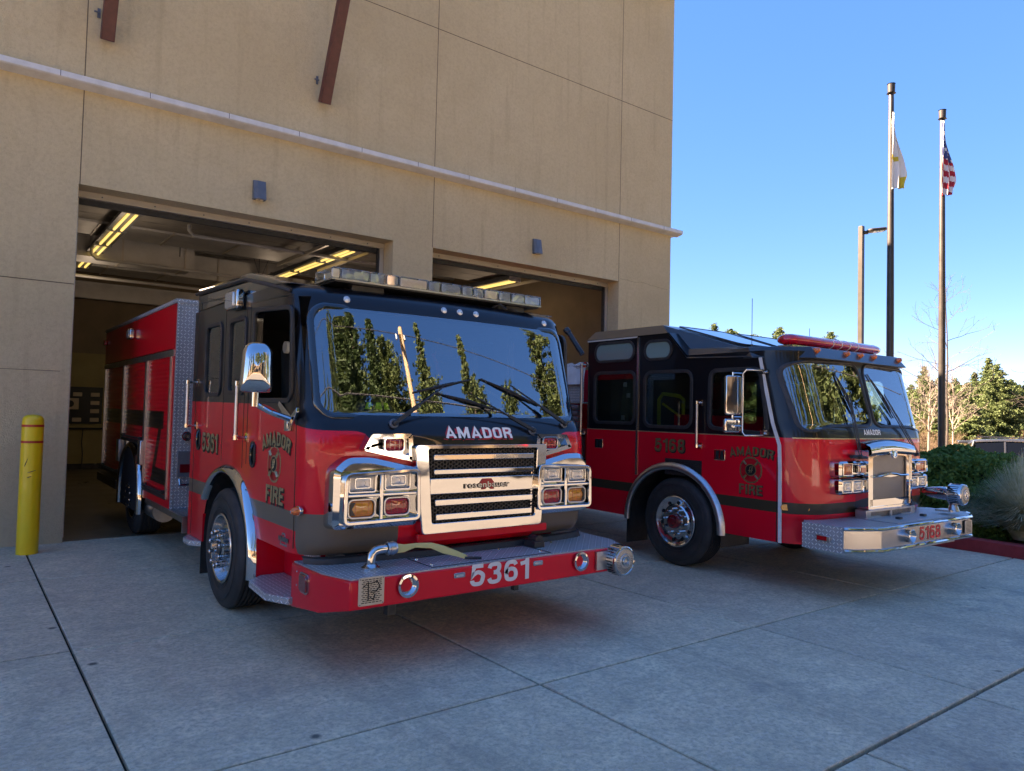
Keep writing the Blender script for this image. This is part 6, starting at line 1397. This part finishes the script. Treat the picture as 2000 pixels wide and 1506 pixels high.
def grass_clump(x, y, z, rad, h, n, seed, label):
    rg = np.random.default_rng(seed); o = empty('grass_clump', (x, y, z), label=label, cat='ornamental grass', group='dry grass clumps in the planting bed', off=(0,0,0)); OFF[o.name] = (0,0,0)
    V = []; F = []
    for i in range(n):
        a = rg.random()*6.283; out = rg.random()**.6; L = h*rg.uniform(.6,1.15); w_ = rg.uniform(.004,.0085); r0 = rg.random()*.14*rad
        dx, dy = math.cos(a), math.sin(a); px, py = -dy*w_, dx*w_; b = len(V)
        for k in range(5):
            t = k/4; r_ = r0+out*rad*(t**1.6)*.9; zz = L*(t*(1.35-.35*out)-out*.62*t**2.4); s = 1-t*.85
            V += [(dx*r_+px*s, dy*r_+py*s, zz), (dx*r_-px*s, dy*r_-py*s, zz)]
        F += [(b+2*k, b+2*k+1, b+2*k+3, b+2*k+2) for k in range(4)]
    m = MB(); m.v = V; m.f = F; m.mi = [0]*len(F); m.build('blades', 'dry_grass', o, recalc=False, uvs=False, smooth=False, kind='stuff'); return o
hedge()
grass_clump(11.75, 3.75, .12, .95, .85, 8000, 1, 'large pale dry grass clump beside the red kerb in front of the round shrub')
grass_clump(12.1, 2.75, .12, .85, .80, 5500, 2, 'second pale grass clump farther along the red kerb at the edge of the view')
grass_clump(11.55, 5.15, .12, .45, .45, 1500, 6, 'small low grass tuft between the kerb and the round shrub')
# flagpoles, flags, lamp
def flagpole(x, y, zb, zt, label):
    o = empty('flagpole', (x, y, zb), label=label, cat='flagpole', group='bronze flagpoles beyond the hedge')
    m = MB(); m.lathe([(0,.085),((zt-zb)*.5,.078),(zt-zb-.22,.055),(zt-zb-.2,.05)], (x,y,zb), (0,0,1), 20); m.build('pole', 'bronze_pole', o, ang=60)
    m = MB(); m.lathe([(-.24,.05),(-.22,.10),(-.22,.05),(-.20,.078),(-.02,.084),(0,.07),(0,.09),(.0,.001)], (x,y,zt), (0,0,1), 18); m.lathe([(-.34,.03),(-.24,.03)], (x,y,zt), (0,0,1), 10); m.build('truck_cap', 'bronze_pole', o)
    m = MB(); m.tube([(x+.085,y-.02,zt-.3),(x+.09,y-.02,zb+1.2)], .0035, 4); m.build('halyard', 'fixture_grey', o)
flagpole(16.75, 7.95, -.5, 9.42, 'taller looking bronze flagpole on the left carrying the white and yellow flag')
flagpole(19.12, 7.83, -.6, 9.42, 'right bronze flagpole carrying the stars and stripes flag')
flagdat = []
def drape(name, x, y, ztop, h, wd, mats, fm, seed, label, shift=(0,0)):
    "cloth hanging in folds from its hoist at a pole"
    rnd = random.Random(seed); nu, nv = 36, 60; o = empty(name, (x, y, ztop), label=label, cat='flag', group=None)
    P = []; V = Vector((math.cos(ya), -math.sin(ya), 0)); Nn = Vector((-math.sin(ya), -math.cos(ya), 0))
    for j in range(nv+1):
        v = j/nv; row = []
        for i in range(nu+1):
            u = i/nu; s = wd*(.10+.9*sm(0,.75,v))*(1-.35*sm(.75,1,v)*u)
            lx = s*(u-.12)+shift[0]*v*v*u; f = .05*math.sin(u*15+v*2.0)*(.3+.7*v)+.02*math.sin(u*29+v*5)
            row.append(Vector((x,y,ztop))+V*(lx*.82-.07+f*.3)+Nn*(f+.09)-Vector((0,0,1))*(v*h*(1-.10*u)+u*.42*h*(1-v)*.35+u*.10*h))
        P.append(row)
    m = MB(); m.grid(P); m.mi = [fm(((k % nu)+.5)/nu, ((k//nu)+.5)/nv) for k in range(len(m.f))]; m.build('cloth', mats, o, recalc=False)
    return o
drape('flag', 19.12, 7.80, 9.12, 1.85, .46, ['flag_red','flag_white','flag_blue','flag_white'], lambda u, v: (2 if (int(u*11)+int(v*26)) % 4 else 3) if v < .46 and True else int((v*5.2-u*1.6)*2.1) % 2, 3, 'stars and stripes flag hanging limp with red and white stripes below blue')
drape('flag', 16.77, 7.90, 8.72, 1.75, .40, ['flag_white','flag_yellow'], lambda u, v: 1 if (v > .82 and u > .5) or (.55 < v < .62 and u < .5) or u > .93 else 0, 5, 'white flag with yellow edging hanging limp on the left flagpole', shift=(.10,0))
def street_lamp():
    x, y = 20.55, 10.58; o = empty('street_lamp', (x, y, -.7), label='bronze car park lamp post with one flat angled head', cat='lamp post')
    m = MB(); m.box((x-.065,y-.065,-.7),(x+.065,y+.065,7.30)); m.build('post', 'bronze_pole', o, bev=.01)
    d = Vector((math.cos(ya+.1), -math.sin(ya+.1), 0)); s = Vector((-d.y, d.x, 0)); a = Vector((x,y,7.12))+d*.06
    m = MB(); m.prism([(-.04,-.05),(.04,-.05),(.04,.04),(-.04,.04)], (a, s, (0,0,1), d), .12); m.build('arm', 'bronze_pole', o)
    m = MB(); u = (d+Vector((0,0,.10))).normalized(); n = s.cross(u); n = n if n.z > 0 else -n; P = rpoly([(.0,-.10),(.08,-.17),(.46,-.17),(.52,-.10),(.52,.10),(.46,.17),(.08,.17),(0,.10)], .03)
    m.prism(P, (a+d*.1, u, s, n), .075); hd = m.build('head', 'bronze_pole', o, bev=.02)
    m = MB(); m.prism(rrect(.29,0,.28,.24,.02), (a+d*.1-n*.012, u, s, n), .011); m.build('lens', 'lens_clear', hd)
street_lamp()
# parked suv in the car park
def suv(x=28.1, y=8.4, rz=-1.15, lift=.10, label='dark grey sport utility car parked beyond the round shrub', pm='car_paint'):
    c = Vector((x, y, ground_z(x, y)-.02+lift)); o = empty('parked_car', c, rz, label=label, cat='car', off=(0,0,0)); OFF[o.name] = (0,0,0)
    # x forward, left flank at +y ; profile rings in x
    L, W = 4.75, 1.9; xs = [-2.37,-2.30,-2.1,-1.7,-1.2,-.6,0,.6,1.1,1.45,1.9,2.2,2.36]
    belt = [1.0,1.05,1.08,1.08,1.06,1.05,1.04,1.02,1.0,.98,.92,.82,.62]; P = []
    for x, b in zip(xs, belt):
        e = 1-.06*abs(x/2.37)**4; w_ = W/2*e; P.append([(x,-w_*.90,.30),(x,-w_,.42),(x,-w_*1.0,.70),(x,-w_*.965,b),(x,w_*.965,b),(x,w_,.70),(x,w_,.42),(x,w_*.90,.30)])
    m = MB(); m.grid(P); m.add(P[0], [tuple(range(8))]); m.add(P[-1], [tuple(range(8))]); m.f += [(i*8, (i+1)*8, (i+1)*8+7, i*8+7) for i in range(len(xs)-1)]; m.mi = [0]*len(m.f); m.build('body', pm, o, bev=.03)
    m = MB(); rf = [(-2.15,1.62,.66),(-1.9,1.70,.70),(-1.2,1.745,.72),(-.3,1.75,.72),(.3,1.70,.70),(.55,1.66,.67)]; P = [[(x,-w_,z-.05),(x,-w_*.92,z),(x,0,z+.02),(x,w_*.92,z),(x,w_,z-.05)] for x, z, w_ in rf]; m.grid(P); m.build('roof', pm, o)
    # glasshouse
    for s in (-1, 1):
        W_ = [(-2.10,1.10,.90),(-1.95,1.58,.70)]
        for (a0, a1, b0, b1) in ((-1.95,-1.18,-1.95,-1.16),(-1.10,-.30,-1.10,-.30),(-.20,.98,-.20,.42)):
            q = [(a0,s*.905,1.09),(a1,s*.905,1.07),(b1,s*.715,1.62 if b1 > .1 else 1.66),(b0,s*.725,1.60 if b0 < -1.5 else 1.66)]; m = MB(); m.add([(p[0],p[1],p[2]) for p in q]+[(p[0],p[1]-s*.02,p[2]) for p in q], [(0,1,2,3),(4,7,6,5),(0,4,5,1),(1,5,6,2),(2,6,7,3),(3,7,4,0)]); m.build('window', 'car_glass', o, smooth=False)
        for (x0, x1) in ((-1.14,-1.13),(-.25,-.25),(1.03,.47),(-2.14,-1.98)):
            m = MB(); m.tube([(x0,s*.90,1.07),(x1,s*.71,1.67)], .035, 6); m.build('pillar', pm, o)
        m = MB(); m.tube([(-1.9,s*.66,1.78),(-1.7,s*.66,1.81),(.0,s*.66,1.80),(.3,s*.66,1.74)], .010, 6); m.build('roof_rail', pm, o)
        m = MB(); m.tube([(-2.1,s*.915,1.08),(0,s*.925,1.07),(1.1,s*.915,1.04)], .012, 5); m.build('belt_trim', 'bright_aluminium', o)
        m = MB(); m.box((.85,s*.95-.02,1.02),(1.0,s*1.08,1.16)); m.build('door_mirror', pm, o, bev=.03)
        for x in (-1.45, 1.45):
            m = MB(); m.lathe([(0,.20),(.0,.33),(.03,.355),(.18,.355),(.2,.33),(.2,.2)], (x,s*.93,.355), (0,-s,0), 28); q_ = m.build('tyre', 'tyre_rubber', o); m = MB(); m.lathe([(.01,.235),(.02,.22),(.05,.06),(.01,.05),(.01,.001)], (x,s*.93,.355), (0,-s,0), 20); m.build('rim', 'brushed_metal', q_)
            m = MB(); m.lathe([(0,.40),(.03,.40)], (x,s*.95,.37), (0,-s,0), 24); m.build('arch_trim', 'black_rubber', o)
    m = MB(); m.add([(1.08,-.78,1.03),(1.08,.78,1.03),(.5,.64,1.66),(.5,-.64,1.66)], [(0,1,2,3)]); m.build('windscreen', 'car_glass', o, smooth=False)
    m = MB(); m.add([(-2.2,-.76,1.10),(-2.2,.76,1.10),(-2.08,.62,1.60),(-2.08,-.62,1.60)], [(0,1,2,3)]); m.build('rear_window', 'car_glass', o, smooth=False)
    m = MB(); m.box((-2.42,-.60,1.58),(-2.05,.60,1.66)); m.build('spoiler', pm, o, bev=.02)
    for s in (-1, 1): m = MB(); m.box((-2.37,s*.58,.92),(-2.2,s*.90,1.08)); m.build('tail_lamp', 'lens_red', o, bev=.02)
mat('car_glass', (.003,.004,.006), .15, spec=.2)
mat('car_paint_white', (.62,.62,.60), .2, coat=1.0)
suv()
suv(14.0, -6.0, .25, 0, 'second dark grey sport utility car, added unseen behind the camera for dark reflections in the chrome')  # made-up car, added so the grille mirrors some dark blotches
suv(7.5, -8.5, .08, 0, 'white sport utility car parked on the road behind the camera', 'car_paint_white')
# trees in view, placed along sight lines of the photograph at their true distance
def at(px, d, dy=0):
    "ground point on the bearing of photo column px at forward depth d"
    a = ya+math.atan((px-1000)/1429.0); rr = d/math.cos(a-ya); return rr*math.sin(a), rr*math.cos(a)
def ztop(px, py, d):
    a = fw*1429+r2*(px-1000)-u2*(py-753); return 1.70+a.z*d/1429.0
BG = [(1397,632,60,'narrow pine tip showing just above the raised roof of the farther engine',3),(1430,643,62,'rounded pine top to the right of the narrow tip above the farther engine',8),(1522,640,58,'ragged conifer top beside the whip antenna of the farther engine',5),(1470,655,64,'lowest flat treetop above the roof windows of the farther engine',12),(1622,648,66,'small lone conifer tip left of the lamp post above the red light bar',6),
      (1806,716,72,'conifer just right of the windshield of the farther engine',4),(1862,740,80,'conifer partly hidden behind the right flagpole',5),(1905,728,78,'conifer between the right flagpole and the tallest pine',4),(1932,700,70,'tallest dense pine at the right side of the tree line',4),(1950,712,66,'broad yellow green pine standing in front of the tallest pine',5),(1992,752,74,'conifer at the right edge of the view',4),(1782,752,84,'low conifer seen through the farther engine windshield edge',5),(1835,738,88,'distant conifer behind the right flagpole, farthest back',5),(1796,758,64,'short conifer nearest the farther engine windshield',4),(1822,766,62,'short dark conifer left of the right flagpole',4),(1878,762,64,'short conifer above the tail of the parked car',4),(1895,775,58,'small green conifer above the rear roof of the parked car',4),(1972,742,68,'slim conifer right of the yellow green pine',4),(1888,748,74,'conifer filling the gap between the right flagpole and the tallest pine',6),(1815,742,78,'conifer in the gap left of the right flagpole',6),(1850,750,70,'bushy conifer directly behind the right flagpole',6),(2015,735,66,'conifer cut off by the right edge of the view',5)]
for i, (px, py, d, lb, rad) in enumerate(BG):
    x, y = at(px, d); zt = ztop(px, py, d); zb = ground_z(x, y)-2.5; conifer(x, y, zt-zb, rad*.85, 20+i, lb, 'conifers beyond the car park', 'pine', dens=3.6, base=zb, leaf=.095)
# wood behind, one mass
def far_wood():
    rg = np.random.default_rng(9); C = []; 
    for k in range(150):
        px = rg.uniform(1330, 2600); d = rg.uniform(84, 120); x, y = at(px, d); zt = ztop(px, 762+rg.uniform(-14,16)+ (40 if px < 1760 else 0)+max(0,px-2000)*.02, d); zb = -6
        n = 1400; t = rg.random(n)**.7; r_ = (1-t)**.7*4.5; a = rg.random(n)*6.283; C.append(np.stack([x+np.cos(a)*r_*rg.random(n)**.5, y+np.sin(a)*r_*rg.random(n)**.5, zb+t*(zt-zb)], 1))
    C = np.concatenate(C); o = leaf_mesh('far_wood', C, rg.uniform(.22,.5,len(C)), 'pine_needle', None, 4, kind='stuff'); tag(o, 'dense evergreen wood behind the single conifers', 'wood')
far_wood()
x, y = at(1849, 34); bare_tree(x, y, ztop(1849, 560, 34)-ground_z(x, y)+.1, 5, 'tall bare grey tree rising behind the right flagpole', mt='bark', spread=.55, twigs=.75, up_=.12, depth=4, r0=.065)
x, y = at(2085, 30); bare_tree(x, y, 6.6, 15, 'bare tree whose twigs reach in at the right edge of the view', mt='bark', spread=.5, up_=.2, twigs=.75, depth=4, r0=.06)
for i, (px, d, h, lb) in enumerate([(1862,44,5.2,'pale barked slender bare tree right of the right flagpole'),(1815,40,4.6,'pale forked bare tree between the farther engine and the right flagpole')]):
    x, y = at(px, d); bare_tree(x, y, h+.8, 40+i, lb, 'pale bare trees beyond the car park', mt='pale_bark', spread=.6, twigs=1.0, up_=.8, depth=4, r0=.07)
for i, px in enumerate((1790,1808,1826,1848,1870,1893,1915,1938,1962,1985,2008,2032)):
    d = 50+(i*7 % 11); x, y = at(px, d); bare_tree(x, y, 3.3-(i % 3)*.5, 60+i, ['tan leafless bush just beside the farther engine cab','tan leafless bush left of the right flagpole','tan leafless bush immediately left of the right flagpole','tan leafless bush behind the right flagpole','tan leafless bush above the tail of the parked car','tan leafless bush above the rear roof of the parked car','tan leafless bush above the middle roof of the parked car','tan leafless bush above the front door of the parked car','tan leafless bush left of the view edge','tan leafless bush nearly at the view edge','tan leafless bush cut by the right edge','tan leafless bush outside the right edge'][i], 'tan leafless bushes beyond the car park', mt='pale_twig', spread=.8, depth=4, twigs=1.25, up_=.8, forks=5, r0=.04, name='bare_shrub')
# surroundings behind the photographer: what the windshields and chrome mirror
SP = [(6.2,-20,20.5,1.0,'cypress'),(8.2,-20.5,23,1.1,'cypress'),(9.4,-20,20.5,.9,'cypress'),(10.5,-20.5,24,1.3,'cypress'),(12.2,-20,22,1.5,'cypress'),(14.0,-21,19.5,2.2,'pine'),(17.7,-20,23,3.0,'pine'),(24.2,-20,23.5,3.4,'pine'),(31,-13,25,4.4,'pine'),(38,-19,22,4.0,'pine'),(47,-16,24,4.5,'pine'),(2,-23,19,3.5,'pine'),(-5,-22,21,3.5,'pine'),(-12,-23,18,4,'pine'),(-20,-22,20,4,'pine'),(21,-25,22,4.6,'broad'),(28,-24,22,4.6,'broad'),(7,-25,25,4.6,'broad'),(11.5,-26,25,4.6,'broad'),(15.5,-25,23,4.6,'broad'),(34,-23,22,4.6,'broad'),(43,-20,19,4.6,'broad'),(25,-17,13.5,2.8,'pine'),(-1,-26,20,4.6,'broad'),(57,-8,20,5,'pine'),(-30,-18,18,5,'pine')]
nm_ = ['first','second','third','fourth','fifth','sixth','seventh','eighth','ninth','tenth','eleventh','twelfth','thirteenth','fourteenth','fifteenth','sixteenth','seventeenth','eighteenth','nineteenth','twentieth','twenty first','twenty second','twenty third','twenty fourth','twenty fifth','twenty sixth']
for i, (x, y, h, r_, st_) in enumerate(SP):
    conifer(x, y, h, r_, 100+i, ('slim dark cypress' if st_ == 'cypress' else 'large pine')+' across the road behind the camera, '+nm_[i]+' of its row', 'trees across the road', st_, dens=1.7, leaf=.17 if st_ != 'cypress' else .14)
def utility_pole():
    x, y = 9.2, -7.6; z0 = ground_z(x, y); o = empty('utility_pole', (x, y, z0), label='wooden utility pole with cross arm and wires across the road, mirrored in the windshield', cat='utility pole')
    m = MB(); m.cyl((x,y,z0),(x+.1,y,z0+12.2),.17,.11,seg=14); m.build('pole', 'pole_wood', o)
    m = MB(); m.prism([(-.06,-.07),(.06,-.07),(.06,.07),(-.06,.07)], ((x-.35,y+.7,z0+11.5),(.89,.46,0),(0,0,1),(.46,-.89,0)), 1.5); m.build('cross_arm', 'pole_wood', o)
    for dx in (-.22,.06,.28):
        m = MB(); m.lathe([(0,.05),(.08,.06),(.1,.04),(.18,.05),(.2,.001)], (x+dx,y,z0+11.75), (0,0,1), 10); m.build('insulator', 'ledge_metal', o)
        m = MB(); P = []
        for i in range(17):
            t = i/16; P.append((x+dx+(-40+80*t), y-4+8*t*0+4, z0+11.95-(1-(2*t-1)**2)*0+((2*t-1)**2)*1.2)) 
        m.tube(P, .018, 4); m.build('wire', 'wire', o)
    m = MB(); m.tube([(x-40,y,z0+10.4),(x,y,z0+9.6),(x+40,y,z0+10.4)], .03, 4); m.build('wire', 'wire', o)
utility_pole()

# ---- keep the tree at thing > part > sub-part
def _flatten():
    for o in list(bpy.data.objects):
        ch = []; p = o
        while p.parent is not None: ch.append(p); p = p.parent
        if len(ch) > 2: o.parent = ch[-1]
_done = False
for _ in range(4): _flatten()
